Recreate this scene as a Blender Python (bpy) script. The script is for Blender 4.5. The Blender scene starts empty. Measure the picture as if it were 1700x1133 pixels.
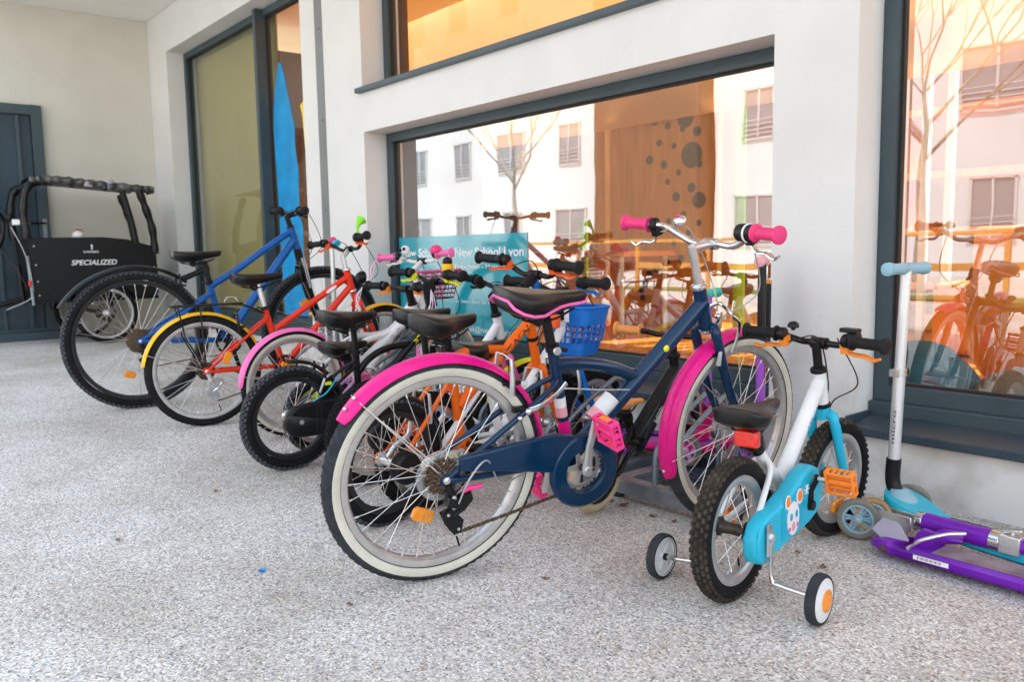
import bpy, math, random
from mathutils import Vector, Matrix, Euler
from math import radians as rad, sin, cos, pi, hypot, atan2
scene = bpy.context.scene
col = scene.collection
random.seed(7)

# ------------------------------------------------------------------ materials
def new_mat(name):
    m = bpy.data.materials.new(name); m.use_nodes = True
    nt = m.node_tree; b = nt.nodes['Principled BSDF']
    return m, nt, b

def mat(name, c, rough=.45, metal=0.0, var=.12, scale=14.0, bump=0.0, coat=0.0, spec=.5, dirt=0.0, dirtc=(.12,.10,.08)):
    """plain material with small procedural variation of tone, roughness, optional bump and grime"""
    m, nt, b = new_mat(name); N = nt.nodes; L = nt.links
    tc = N.new('ShaderNodeTexCoord')
    nz = N.new('ShaderNodeTexNoise'); nz.inputs['Scale'].default_value = scale; nz.inputs['Detail'].default_value = 5
    L.new(tc.outputs['Object'], nz.inputs['Vector'])
    rp = N.new('ShaderNodeMapRange'); rp.inputs['From Min'].default_value = .3; rp.inputs['From Max'].default_value = .7
    rp.inputs['To Min'].default_value = 1 - var; rp.inputs['To Max'].default_value = 1 + var * .6
    L.new(nz.outputs['Fac'], rp.inputs['Value'])
    mx = N.new('ShaderNodeMix'); mx.data_type = 'RGBA'; mx.blend_type = 'MULTIPLY'; mx.inputs['Factor'].default_value = 1
    mx.inputs['A'].default_value = (*c, 1); L.new(rp.outputs['Result'], mx.inputs['B'])
    out = mx.outputs['Result']
    if dirt > 0:
        n2 = N.new('ShaderNodeTexNoise'); n2.inputs['Scale'].default_value = scale * .35; n2.inputs['Detail'].default_value = 8; n2.inputs['Roughness'].default_value = .7
        L.new(tc.outputs['Object'], n2.inputs['Vector'])
        r2 = N.new('ShaderNodeMapRange'); r2.inputs['From Min'].default_value = .48; r2.inputs['From Max'].default_value = .72; r2.inputs['To Max'].default_value = dirt
        L.new(n2.outputs['Fac'], r2.inputs['Value'])
        m2 = N.new('ShaderNodeMix'); m2.data_type = 'RGBA'; L.new(r2.outputs['Result'], m2.inputs['Factor'])
        L.new(out, m2.inputs['A']); m2.inputs['B'].default_value = (*dirtc, 1); out = m2.outputs['Result']
        # fine scuffs where things rub together
        mp_ = N.new('ShaderNodeMapping'); mp_.inputs['Scale'].default_value = (1, 1, 3.2); mp_.inputs['Rotation'].default_value = (.3, .5, .2); L.new(tc.outputs['Object'], mp_.inputs['Vector'])
        n5 = N.new('ShaderNodeTexNoise'); n5.inputs['Scale'].default_value = 62; n5.inputs['Detail'].default_value = 6; n5.inputs['Roughness'].default_value = .7; L.new(mp_.outputs['Vector'], n5.inputs['Vector'])
        r5 = N.new('ShaderNodeMapRange'); r5.inputs['From Min'].default_value = .665; r5.inputs['From Max'].default_value = .70; r5.inputs['To Max'].default_value = .5; L.new(n5.outputs['Fac'], r5.inputs['Value'])
        m5 = N.new('ShaderNodeMix'); m5.data_type = 'RGBA'; L.new(r5.outputs['Result'], m5.inputs['Factor']); L.new(out, m5.inputs['A']); m5.inputs['B'].default_value = (*[min(.8, .25 + .5 * q_) for q_ in c], 1); out = m5.outputs['Result']
    L.new(out, b.inputs['Base Color'])
    r3 = N.new('ShaderNodeMapRange'); r3.inputs['To Min'].default_value = max(.02, rough - .08); r3.inputs['To Max'].default_value = min(1, rough + .12)
    L.new(nz.outputs['Fac'], r3.inputs['Value']); L.new(r3.outputs['Result'], b.inputs['Roughness'])
    b.inputs['Metallic'].default_value = metal; b.inputs['Coat Weight'].default_value = coat; b.inputs['Coat Roughness'].default_value = .06
    b.inputs['Specular IOR Level'].default_value = spec
    if bump > 0:
        bp = N.new('ShaderNodeBump'); bp.inputs['Strength'].default_value = bump; bp.inputs['Distance'].default_value = .002
        n4 = N.new('ShaderNodeTexNoise'); n4.inputs['Scale'].default_value = scale * 14; n4.inputs['Detail'].default_value = 3
        L.new(tc.outputs['Object'], n4.inputs['Vector']); L.new(n4.outputs['Fac'], bp.inputs['Height']); L.new(bp.outputs['Normal'], b.inputs['Normal'])
    return m

def paint(name, c, dirt=.12): return mat(name, c, .27, 0, .08, 7, 0, .18, .24, dirt, tuple(x * .55 for x in c))
def plastic(name, c, rough=.38): return mat(name, c, rough, 0, .09, 20, .08, 0, .26, .18, tuple(x * .6 for x in c))

M = {}
M['navy'] = mat('navy_paint', (.0010, .024, .068), .16, 0, .05, 6, 0, .3, .25, .12, (.004, .02, .04))
M['magenta'] = paint('magenta_plastic', (.76, .008, .22))
M['pinkgrip'] = plastic('pink_rubber', (.78, .05, .20))
M['pedalpink'] = plastic('pedal_pink', (.95, .05, .28))
M['softpink'] = paint('soft_pink', (.86, .16, .44))
M['palepink'] = plastic('pale_pink', (.80, .36, .40))
M['lilac'] = paint('lilac', (.72, .40, .70))
M['white'] = paint('white_paint', (.80, .80, .79))
M['silver'] = mat('brushed_alloy', (.70, .70, .70), .28, .85, .06, 30)
M['chrome'] = mat('chrome', (.72, .71, .70), .12, 1, .05, 20)
M['steelgrey'] = mat('galvanised', (.25, .29, .33), .42, .6, .22, 24, .2)
M['rim'] = mat('alloy_rim', (.60, .58, .56), .36, .75, .12, 26, 0, 0, .5, .22, (.42, .33, .27))
M['rimblack'] = mat('black_rim', (.02, .02, .022), .35, .2, .1)
M['spoke'] = mat('spoke_steel', (.62, .58, .54), .3, .9, .2, 60)
M['rubber'] = mat('tyre_rubber', (.009, .009, .010), .72, 0, .3, 24, .5, 0, .18, .3, (.045, .042, .038))
M['rubberdusty'] = mat('tyre_rubber_dusty', (.026, .023, .020), .85, 0, .35, 20, .5, 0, .12, .8, (.10, .075, .048))
M['rubbergrey'] = mat('tyre_tread_grey', (.036, .041, .048), .75, 0, .3, 30, .6, 0, .15, .5, (.075, .075, .075))
M['knobgrey'] = mat('tyre_knob', (.085, .092, .105), .8, 0, .4, 40, .4, 0, .2, .4, (.03, .03, .03))
M['knobdusty'] = mat('tyre_knob_dusty', (.048, .041, .033), .85, 0, .45, 30, .4, 0, .15, .5, (.16, .125, .085))
M['satin'] = mat('satin_alloy', (.74, .75, .76), .32, .55, .04, 8)
M['whitewall'] = mat('cream_sidewall', (.66, .63, .53), .6, 0, .14, 12, .2, 0, .3, .5, (.36, .34, .29))
M['cream'] = mat('cream_rubber', (.56, .46, .29), .7, 0, .15, 14, .2, 0, .3, .4, (.32, .25, .16))
M['black'] = mat('black_plastic', (.006, .006, .007), .36, 0, .2, 18, .12, 0, .3)
M['blackgloss'] = paint('black_paint', (.004, .004, .005), .1)
M['gripblack'] = mat('black_grip', (.011, .011, .012), .6, 0, .25, 60, .4, 0, .28)
M['leather'] = mat('saddle_vinyl', (.005, .005, .0052), .32, 0, .15, 18, .08, .03, .42)
M['darkmetal'] = mat('dark_metal', (.07, .055, .045), .42, .8, .35, 60)
M['rust'] = mat('chain_steel', (.16, .11, .075), .5, .75, .45, 90)
M['cable'] = mat('cable_black', (.016, .016, .017), .45)
M['cablegrey'] = mat('cable_grey', (.42, .43, .42), .3, .3)
M['cableteal'] = mat('cable_teal', (.10, .58, .48), .35)
M['red'] = paint('red_paint', (.76, .032, .006))
M['redlens'] = mat('red_lens', (.85, .02, .01), .12, 0, .15, 80, .3, .6)
M['orangelens'] = mat('orange_lens', (.95, .29, .0), .14, 0, .15, 120, .4, .6)
M['orange'] = paint('orange_paint', (.88, .14, .004))
M['orangeplastic'] = plastic('orange_plastic', (.93, .27, .035))
M['orangered'] = plastic('orange_red_plastic', (.88, .13, .03))
M['tan'] = plastic('tan_orange', (.78, .32, .09), .5)
M['yellow'] = paint('yellow_paint', (.86, .48, .012))
M['yellowlime'] = plastic('lime_yellow', (.76, .80, .02))
M['lime'] = plastic('lime_green', (.26, .76, .03))
M['blue'] = paint('blue_paint', (.004, .095, .36))
M['brightblue'] = plastic('bright_blue', (.012, .17, .62))
M['cyan'] = plastic('cyan_plastic', (.03, .49, .68))
M['cyanpaint'] = paint('cyan_paint', (.02, .46, .66))
M['paleblue'] = plastic('pale_blue', (.27, .47, .56))
M['purple'] = paint('purple_paint', (.17, .012, .42))
M['violet'] = paint('violet_paint', (.40, .10, .58))
M['teal'] = plastic('teal_plastic', (.05, .58, .45))
M['emerald'] = plastic('emerald_plastic', (.03, .42, .10))
M['whiteplastic'] = plastic('white_plastic', (.76, .77, .76))
M['decal'] = mat('dark_decal', (.03, .03, .03), .4, 0, .05)
M['decalwhite'] = mat('white_decal', (.85, .85, .85), .4, 0, .03)
M['decalyellow'] = mat('yellow_decal', (.85, .80, .02), .4, 0, .03)
M['clear'] = mat('frosted_plastic', (.40, .37, .46), .2, 0, .1)
M['glazing_film'] = mat('clear_film', (.55, .57, .58), .15, 0, .1); M['glazing_film'].node_tree.nodes['Principled BSDF'].inputs['Alpha'].default_value = .28
M['grip_tape'] = mat('worn_deck', (.30, .24, .27), .7, .1, .5, 16, .4)

# ------------------------------------------------------------------ mesh builder
def frame_from(ax):
    ax = Vector(ax).normalized()
    t = Vector((0, 0, 1)) if abs(ax.z) < .9 else Vector((1, 0, 0))
    u = ax.cross(t).normalized(); v = ax.cross(u).normalized()
    return ax, u, v

class MB:
    def __init__(s, T=None): s.v = []; s.f = []; s.mi = []; s.mats = []; s.T = T or Matrix()
    def m(s, name):
        if name not in s.mats: s.mats.append(name)
        return s.mats.index(name)
    def add(s, vs, fs, mt):
        o = len(s.v); i = s.m(mt)
        s.v += [tuple(s.T @ Vector(p)) for p in vs]
        s.f += [tuple(o + k for k in f) for f in fs]; s.mi += [i] * len(fs)
    def tube(s, pts, r, mt, seg=10, caps=True, closed=False, flat=1.0, flatdir=None):
        pts = [Vector(p) for p in pts]; n = len(pts)
        rs = r if isinstance(r, (list, tuple)) else [r] * n
        tg = []
        for i in range(n):
            if closed: d = pts[(i + 1) % n] - pts[i - 1]
            else: d = pts[min(i + 1, n - 1)] - pts[max(i - 1, 0)]
            tg.append(d.normalized())
        if flatdir is not None:
            u = Vector(flatdir)
        else:
            _, u, _v = frame_from(tg[0])
        vs = []; fs = []
        for i in range(n):
            t = tg[i]; u = (u - t * u.dot(t))
            u = u.normalized() if u.length > 1e-6 else frame_from(t)[1]
            w = t.cross(u)
            for k in range(seg):
                a = 2 * pi * k / seg
                vs.append(pts[i] + u * (cos(a) * rs[i] * flat) + w * (sin(a) * rs[i]))
        m_ = n if closed else n - 1
        for i in range(m_):
            j = (i + 1) % n
            for k in range(seg):
                l = (k + 1) % seg
                fs.append((i * seg + k, i * seg + l, j * seg + l, j * seg + k))
        if caps and not closed:
            fs.append(tuple(reversed(range(seg)))); fs.append(tuple((n - 1) * seg + k for k in range(seg)))
        s.add(vs, fs, mt)
    def lathe(s, prof, c, ax, mt, seg=24, closed=False, a0=0, a1=2 * pi, mats=None, ref=None, cap=True):
        """prof: (radius, along axis) list revolved about axis ax through c"""
        ax, u, v = frame_from(ax); c = Vector(c)
        if ref is not None:
            u = Vector(ref); u = (u - ax * u.dot(ax)).normalized(); v = ax.cross(u)
        full = abs(a1 - a0 - 2 * pi) < 1e-6
        n = seg if full else seg + 1; P = len(prof); vs = []
        for i in range(n):
            a = a0 + (a1 - a0) * i / seg
            d = u * cos(a) + v * sin(a)
            for (r, h) in prof: vs.append(c + d * r + ax * h)
        pl = P if closed else P - 1
        groups = {}
        for i in range(seg if full else seg):
            j = (i + 1) % n
            for k in range(pl):
                l = (k + 1) % P
                mm = mats[k] if mats else mt
                groups.setdefault(mm, []).append((i * P + k, i * P + l, j * P + l, j * P + k))
        if not full and closed:
            groups.setdefault(mt, []).append(tuple(range(P))); groups[mt].append(tuple(reversed([(n - 1) * P + k for k in range(P)])))
        if not closed and full and mats is None and cap:
            if prof[0][0] > 1e-6: groups[mt].append(tuple(i * P for i in range(n)))
            if prof[-1][0] > 1e-6: groups[mt].append(tuple(reversed([i * P + P - 1 for i in range(n)])))
        o = len(s.v); s.v += [tuple(s.T @ p) for p in vs]
        for mm, fs in groups.items():
            i_ = s.m(mm)
            for f in fs: s.f.append(tuple(o + k for k in f)); s.mi.append(i_)
    def cyl(s, a, b, r, mt, seg=16, r2=None):
        a = Vector(a); b = Vector(b); h = (b - a).length
        s.lathe([(r, 0), (r if r2 is None else r2, h)], a, b - a, mt, seg)
    def disc(s, c, ax, r, t, mt, seg=24, bev=.15):
        e = t * bev if t * bev < r * .5 else r * .2
        s.lathe([(0, -t / 2), (r - e, -t / 2), (r, -t / 2 + e), (r, t / 2 - e), (r - e, t / 2), (0, t / 2)], c, ax, mt, seg)
    def box(s, c, sz, mt, R=None):
        c = Vector(c); x, y, z = [k / 2 for k in sz]
        vs = [Vector((i * x, j * y, k * z)) for i in (-1, 1) for j in (-1, 1) for k in (-1, 1)]
        if R is not None: vs = [R @ q for q in vs]
        vs = [c + q for q in vs]
        s.add(vs, [(0, 1, 3, 2), (4, 6, 7, 5), (0, 4, 5, 1), (2, 3, 7, 6), (0, 2, 6, 4), (1, 5, 7, 3)], mt)
    def prism(s, poly, o, u, v, w, t, mt, inset=0):
        """2-D polygon in plane (u,v) at o, extruded +-t/2 along w; inset>0 rounds the rim a little"""
        o = Vector(o); u = Vector(u); v = Vector(v); w = Vector(w); n = len(poly)
        cx = sum(p[0] for p in poly) / n; cy = sum(p[1] for p in poly) / n
        def ring(k, h):
            return [o + u * (cx + (p[0] - cx) * k) + v * (cy + (p[1] - cy) * k) + w * h for p in poly]
        if inset:
            rings = [ring(1 - inset, -t / 2), ring(1, -t / 2 + t * .22), ring(1, t / 2 - t * .22), ring(1 - inset, t / 2)]
        else: rings = [ring(1, -t / 2), ring(1, t / 2)]
        vs = [p for r_ in rings for p in r_]; fs = []
        for i in range(len(rings) - 1):
            for k in range(n):
                l = (k + 1) % n
                fs.append((i * n + k, i * n + l, (i + 1) * n + l, (i + 1) * n + k))
        fs.append(tuple(reversed(range(n)))); fs.append(tuple((len(rings) - 1) * n + k for k in range(n)))
        s.add(vs, fs, mt)
    def ball(s, c, r, mt, seg=16, rings=10, R=None):
        r = Vector(r) if not isinstance(r, (int, float)) else Vector((r, r, r)); c = Vector(c)
        vs = []; fs = []
        for i in range(rings + 1):
            th = pi * i / rings
            for k in range(seg):
                a = 2 * pi * k / seg
                p = Vector((sin(th) * cos(a) * r.x, sin(th) * sin(a) * r.y, cos(th) * r.z))
                if R is not None: p = R @ p
                vs.append(c + p)
        for i in range(rings):
            for k in range(seg):
                l = (k + 1) % seg
                fs.append((i * seg + k, (i + 1) * seg + k, (i + 1) * seg + l, i * seg + l))
        s.add(vs, fs, mt)
    def loft(s, rings, mt, caps=True):
        n = len(rings[0]); vs = [Vector(p) for r_ in rings for p in r_]; fs = []
        for i in range(len(rings) - 1):
            for k in range(n):
                l = (k + 1) % n
                fs.append((i * n + k, i * n + l, (i + 1) * n + l, (i + 1) * n + k))
        if caps: fs.append(tuple(reversed(range(n)))); fs.append(tuple((len(rings) - 1) * n + k for k in range(n)))
        s.add(vs, fs, mt)
    def build(s, name, parent=None, smooth=35, bevel=0, label=None, segs=2, sub=0):
        me = bpy.data.meshes.new(name); me.from_pydata(s.v, [], s.f)
        for k in s.mats: me.materials.append(M[k])
        me.polygons.foreach_set('material_index', s.mi)
        import bmesh as _b
        bm = _b.new(); bm.from_mesh(me)
        _b.ops.remove_doubles(bm, verts=bm.verts, dist=1e-6)
        _b.ops.recalc_face_normals(bm, faces=bm.faces); bm.to_mesh(me); bm.free()
        if smooth:
            me.polygons.foreach_set('use_smooth', [True] * len(me.polygons))
            me.set_sharp_from_angle(angle=rad(smooth))
        me.update()
        o = bpy.data.objects.new(name, me); col.objects.link(o)
        if parent is not None: o.parent = parent
        if bevel:
            b = o.modifiers.new('bevel', 'BEVEL'); b.width = bevel; b.segments = segs; b.limit_method = 'ANGLE'; b.angle_limit = rad(40)
        if sub:
            b = o.modifiers.new('subsurf', 'SUBSURF'); b.levels = sub; b.render_levels = sub
        if label: o['label'] = label
        return o

def smooth_pts(pts, n=6):
    """Catmull-Rom through pts"""
    P = [Vector(p) for p in pts]
    P = [P[0] * 2 - P[1]] + P + [P[-1] * 2 - P[-2]]
    out = []
    for i in range(1, len(P) - 2):
        for k in range(n):
            t = k / n; a, b, c, d = P[i - 1], P[i], P[i + 1], P[i + 2]
            out.append(.5 * ((2 * b) + (c - a) * t + (2 * a - 5 * b + 4 * c - d) * t * t + (3 * b - a - 3 * c + d) * t ** 3))
    out.append(P[-2]); return out

def thing(name, label, cat, loc=(0, 0, 0), rot=(0, 0, 0), group=None):
    o = bpy.data.objects.new(name, None); col.objects.link(o); o.empty_display_size = .05
    o.location = loc; o.rotation_euler = rot; o['label'] = label; o['category'] = cat
    if group: o['group'] = group
    return o
def tag(o, label, cat, group=None):
    o['label'] = label; o['category'] = cat
    if group: o['group'] = group
    return o
def struct(o): o['kind'] = 'structure'; return o

_tc = {}
def text_verts(txt, bold=0.0):
    key = (txt, bold)
    if key in _tc: return _tc[key]
    cu = bpy.data.curves.new('t', 'FONT'); cu.body = txt; cu.size = 1; cu.align_x = 'LEFT'; cu.offset = bold; cu.resolution_u = 3
    ob = bpy.data.objects.new('t', cu); col.objects.link(ob)
    dg = bpy.context.evaluated_depsgraph_get(); me = ob.evaluated_get(dg).to_mesh()
    vs = [v.co.copy() for v in me.vertices]; fs = [tuple(p.vertices) for p in me.polygons]
    ob.evaluated_get(dg).to_mesh_clear(); bpy.data.objects.remove(ob); bpy.data.curves.remove(cu)
    w = max(v.x for v in vs)
    _tc[key] = (vs, fs, w); return _tc[key]
def text_on(mb, txt, o, u, v, width, height, mt, bold=0.0, shear=0.0, bend=None, tuber=None):
    """lettering as flat faces: origin o, reading direction u, up v; bend=(axis point radius) wraps round a tube"""
    vs, fs, w = text_verts(txt, bold); o = Vector(o); u = Vector(u).normalized(); v = Vector(v).normalized(); n = u.cross(v)
    sx = width / w; sy = height / .72; out = []
    for p in vs:
        x = p.x * sx + shear * p.y * sy; y = p.y * sy
        if tuber:
            a = (y - height / 2) / tuber
            out.append(o + u * x + v * (height / 2 + sin(a) * tuber) + n * ((cos(a) - 1) * tuber))
        else: out.append(o + u * x + v * y)
    mb.add(out, fs, mt)
CANY = 1.0; SUNAZ = 15; SKY = .68; SUN = 8.6
# ------------------------------------------------------------------ bicycle pieces (local frame: x forward, y left, z up, origin = rear contact)
def steer_T(top, bot, ang):
    t = Vector((top[0], 0, top[1])); b = Vector((bot[0], 0, bot[1])); ax = (t - b).normalized()
    return Matrix.Translation(b) @ Matrix.Rotation(ang, 4, ax) @ Matrix.Translation(-b)

def make_wheel(parent, c, R, tr, T=None, tyre='rubber', rim='rim', side=None, knob=0, spokes=28, hubw=.05, hubr=.016, hubm='silver',
               flange=.024, spoke_m='spoke', mag=None, reflector=None, rimh=.016, label=None, seg=72, knobm=None):
    """part 'wheel' (rim) > tyre, spokes, hub, reflector"""
    T = T or Matrix(); c = Vector(c); AX = (0, 1, 0)
    Rr = R - 2 * tr * .93                     # where the tyre meets the rim
    w = tr * .72
    mb = MB(T)
    if mag:
        mb.lathe([(Rr + .004, -w), (Rr - .010, -w * .9), (Rr - .020, -w * .5), (Rr - .022, 0), (Rr - .020, w * .5), (Rr - .010, w * .9), (Rr + .004, w)], c, AX, mag, seg, closed=True)
        for k in range(5):
            a = 2 * pi * k / 5 + .3; d = Vector((cos(a), 0, sin(a)))
            mb.tube([c + d * .012, c + d * (Rr - .016)], [.013, .009], mag, 8)
    else:
        mb.lathe([(Rr + .005, -w), (Rr - .001, -w), (Rr - rimh * .7, -w * .86), (Rr - rimh, -w * .45), (Rr - rimh, w * .45), (Rr - rimh * .7, w * .86), (Rr - .001, w), (Rr + .005, w)], c, AX, rim, seg, closed=True)
    wh = mb.build('wheel', parent, 40, label=label)
    tb = MB(T)
    Rc = R - tr
    prof = []; mats = []
    K = 20
    for k in range(K + 1):
        a = -pi * .5 - 2.2 + 4.4 * k / K + pi / 2   # round the casing from bead to bead
        prof.append((Rc + tr * cos(a), tr * sin(a) * .98))
    for k in range(K):
        a = abs(-2.2 + 4.4 * (k + .5) / K)
        mats.append(side if (side and 1.22 < a < 2.3) else ('rubber' if (knob and a > .8) else tyre))
    tb.lathe(prof, c, AX, tyre, seg, mats=mats)
    if knob:
        N = int(2 * pi * R / knob); km = knobm or tyre
        for i in range(N):
            for (la, off, sx) in ((0, 0, 1.0), (.46, .5, .95), (-.46, .5, .95), (.86, 0, .9), (-.86, 0, .9)):
                a = 2 * pi * (i + off) / N
                d = Vector((cos(a), 0, sin(a))); tg = Vector((-sin(a), 0, cos(a)))
                nrm = d * cos(la) + Vector((0, 1, 0)) * sin(la); lat = Vector((0, 1, 0)) * cos(la) - d * sin(la)
                p = c + d * Rc + nrm * (tr + .0006)
                hl = knob * .30 * sx; hw = tr * .155
                vs = []
                for hh, sc in ((-.0012, 1.15), (.0042, .84)):
                    for (i1, j1) in ((-1, -1), (1, -1), (1, 1), (-1, 1)):
                        vs.append(p + nrm * hh + tg * (i1 * hl * sc) + lat * (j1 * hw * sc))
                tb.add(vs, [(4, 5, 6, 7), (0, 1, 5, 4), (1, 2, 6, 5), (2, 3, 7, 6), (3, 0, 4, 7)], km)
    else:   # fine tread grooves: slim raised chevrons
        N = int(2 * pi * R / .024)
        for i in range(N):
            for sg in (-1, 1):
                a0 = 2 * pi * i / N; pts = []
                for q in range(4):
                    la = sg * (.06 + q * .24); a = a0 + q * .02
                    d = Vector((cos(a), 0, sin(a))); nrm = d * cos(la) + Vector((0, 1, 0)) * sin(la)
                    pts.append(c + d * Rc + nrm * (tr + .0002))
                tb.tube(pts, .0016, tyre, 4)
    # valve
    a = -1.25; d = Vector((cos(a), 0, sin(a))); tb.cyl(c + d * (Rr - rimh), c + d * (Rr - rimh - .03), .0028, 'black', 6)
    tb.build('tyre', wh, 45)
    if not mag and spokes:
        sb = MB(T); fl = hubw * .5
        for k in range(spokes):
            a = 2 * pi * k / spokes; sd = 1 if k % 2 else -1
            tw = .62 if (k // 2) % 2 else -.62
            h_ = c + Vector((cos(a + tw) * flange * .92, sd * fl, sin(a + tw) * flange * .92))
            r_ = c + Vector((cos(a) * (Rr - rimh * .8), sd * .002, sin(a) * (Rr - rimh * .8)))
            sb.tube([h_, r_], .00125, spoke_m, 4)
            sb.tube([r_ + (h_ - r_).normalized() * .014, r_], .0022, 'silver', 5)
        sb.build('spokes', wh, 0)
    hb = MB(T)
    if not mag:
        hb.lathe([(.004, -fl - .012), (hubr * .7, -fl - .01), (hubr * .8, -fl - .004), (flange, -fl - .0025), (flange, -fl + .0015), (hubr, -fl + .006), (hubr * .85, 0), (hubr, fl - .006), (flange, fl - .0015), (flange, fl + .0025), (hubr * .8, fl + .004), (hubr * .7, fl + .01), (.004, fl + .012)], c, AX, hubm, 20)
    else:
        hb.lathe([(.004, -.035), (.02, -.033), (.022, 0), (.02, .033), (.004, .035)], c, AX, hubm, 18)
    hb.cyl(c + Vector((0, -hubw * .5 - .032, 0)), c + Vector((0, hubw * .5 + .032, 0)), .0045, 'silver', 10)
    for sg in (-1, 1):
        hb.lathe([(.0045, -.005), (.0105, -.005), (.0105, .003), (.006, .006), (0, .0065)], c + Vector((0, sg * (hubw * .5 + .022), 0)), (0, sg, 0), 'silver', 6)
    hb.build('hub', wh, 35)
    if reflector:
        a, rr = reflector; rb = MB(T); d = Vector((cos(a), 0, sin(a))); tg = Vector((-sin(a), 0, cos(a))); p = c + d * rr + Vector((0, -.012, 0))
        poly = [(-.030, -.011), (-.022, -.018), (.022, -.018), (.030, -.011), (.030, .011), (.022, .018), (-.022, .018), (-.030, .011)]
        rb.prism(poly, p, tg, d, (0, 1, 0), .014, 'orangelens', inset=.12)
        rb.build('reflector', wh, 30)
    return wh

FD = .85
def make_fender(parent, c, R, w, a0, a1, m, T=None, tail=0, label=None, name='mudguard', stays=None):
    mb = MB(T or Matrix()); AX = Vector((0, 1, 0)); c = Vector(c); n = 40; S = 9; th = .0022
    rings = []
    for i in range(n + 1):
        a = a0 + (a1 - a0) * i / n; d = Vector((cos(a), 0, sin(a)))
        e = min(i, n - i) / 3.0; ww = w * (1 if e >= 1 else (.55 + .45 * math.sqrt(max(0, 1 - (1 - e) ** 2))))
        ring = []
        for k in range(S):
            t = -1 + 2 * k / (S - 1); ring.append(c + d * (R - w * FD * (1 - math.sqrt(max(0, 1 - t * t * .82)))) + AX * (ww * t))
        for k in range(S):
            t = 1 - 2 * k / (S - 1); ring.append(c + d * (R - th - w * FD * (1 - math.sqrt(max(0, 1 - t * t * .82)))) + AX * (ww * t * .97))
        rings.append(ring)
    mb.loft(rings, m)
    o = mb.build(name, parent, 40, label=label)
    if stays is not None:
        sb = MB(T or Matrix())
        for (a, yy) in stays:
            d = Vector((cos(a), 0, sin(a)))
            for sg in (-1, 1):
                sb.tube([c + d * (R - w * .2) + AX * (sg * w * .9), c + Vector((0, sg * yy, 0))], .0018, 'spoke', 5)
        sb.build('stay', o, 0)
    return o

def make_saddle(parent, x0, x1, z0, z1, W, m='leather', trim=None, thick=.045, name='saddle'):
    """x0,z0 rear top; x1,z1 nose top"""
    mb = MB(); st = [(0, .46, .55), (.02, .74, .82), (.09, .95, 1.0), (.20, 1.0, 1.1), (.34, .90, 1.08), (.48, .62, .95), (.62, .40, .80), (.76, .30, .68), (.90, .26, .60), (.97, .22, .52), (1.0, .13, .36)]
    L_ = x1 - x0; rings = []; low = []
    for (t, w, hh) in st:
        x = x0 + L_ * t; z = z0 + (z1 - z0) * t - .004 * sin(pi * t)
        hw = W * w * .5; T_ = thick * hh; ring = []
        for k in range(24):
            a = 2 * pi * k / 24; ca, sa = cos(a), sin(a)
            yy = hw * (abs(ca) ** .75) * (1 if ca > 0 else -1)
            if sa > 0: zz = -T_ * .42 + T_ * .42 * (abs(sa) ** .7)
            else: zz = -T_ * .42 - T_ * .58 * (abs(sa) ** .55); yy *= .93
            if sa > .9 and .08 < t < .8: zz -= .003
            ring.append(Vector((x, yy, z + zz)))
        rings.append(ring)
    mb.loft(rings, m)
    o = mb.build(name, parent, 50, sub=1)
    if trim:
        tb = MB(); 
        out = [];
        for (t, w, hh) in st: out.append(Vector((x0 + L_ * t, W * w * .5 * 1.005, z0 + (z1 - z0) * t - thick * hh * .80)))
        loop = out + [Vector((p.x, -p.y, p.z)) for p in reversed(out)]
        tb.tube(loop, .0042, trim, 8, closed=True, flat=1.0)
        tb.build('saddle_trim', o, 40)
    rb = MB(); zc = (z0 + z1) / 2 - thick
    for sg in (-1, 1):
        rb.tube(smooth_pts([(x0 + L_ * .14, sg * W * .2, zc + .012), (x0 + L_ * .26, sg * .022, zc - .012), (x0 + L_ * .58, sg * .021, zc - .012), (x0 + L_ * .86, sg * .008, zc + .012)]), .0033, 'black', 6)
    rb.disc((x0 + L_ * .42, 0, zc - .014), (0, 1, 0), .016, .05, 'black', 16)
    rb.build('saddle_rail', o, 40)
    return o

def pedal(parent, p, m, T=None, w=.085, l=.075, yaw=0.0, pitch=0.0, lens=None):
    """open cage pedal: outer frame with cut-outs"""
    mb = MB(T or Matrix()); p = Vector(p); R_ = Matrix.Rotation(pitch, 3, 'Y') @ Matrix.Rotation(yaw, 3, 'Z'); h = .026
    def b(c, s_, mm=m): mb.box(p + R_ @ Vector(c), s_, mm, R_)
    for sg in (-1, 1):
        for zz in (-1, 1):
            b((sg * l * .46, 0, zz * h * .42), (.007, w, .006)); b((0, sg * w * .46, zz * h * .42), (l * .92, .006, .006)); b((sg * l * .46, zz * w * .46, 0), (.009, .008, h * .9))
        b((0, sg * w * .46, 0), (.010, .006, h * .8)); b((sg * l * .24, 0, 0), (.005, w * .9, h * .5))
        for q in range(5): b((sg * l * .50, (q - 2) * w * .2, 0), (.005, .006, h))
    mb.tube([p + R_ @ Vector((0, -w * .46, 0)), p + R_ @ Vector((0, w * .46, 0))], .009, m, 10)
    if lens:
        for sg in (-1, 1): b((sg * l * .53, 0, 0), (.006, w * .42, h * .55), lens)
    o = mb.build('pedal', parent, 30, bevel=.0012)
    return o

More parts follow.
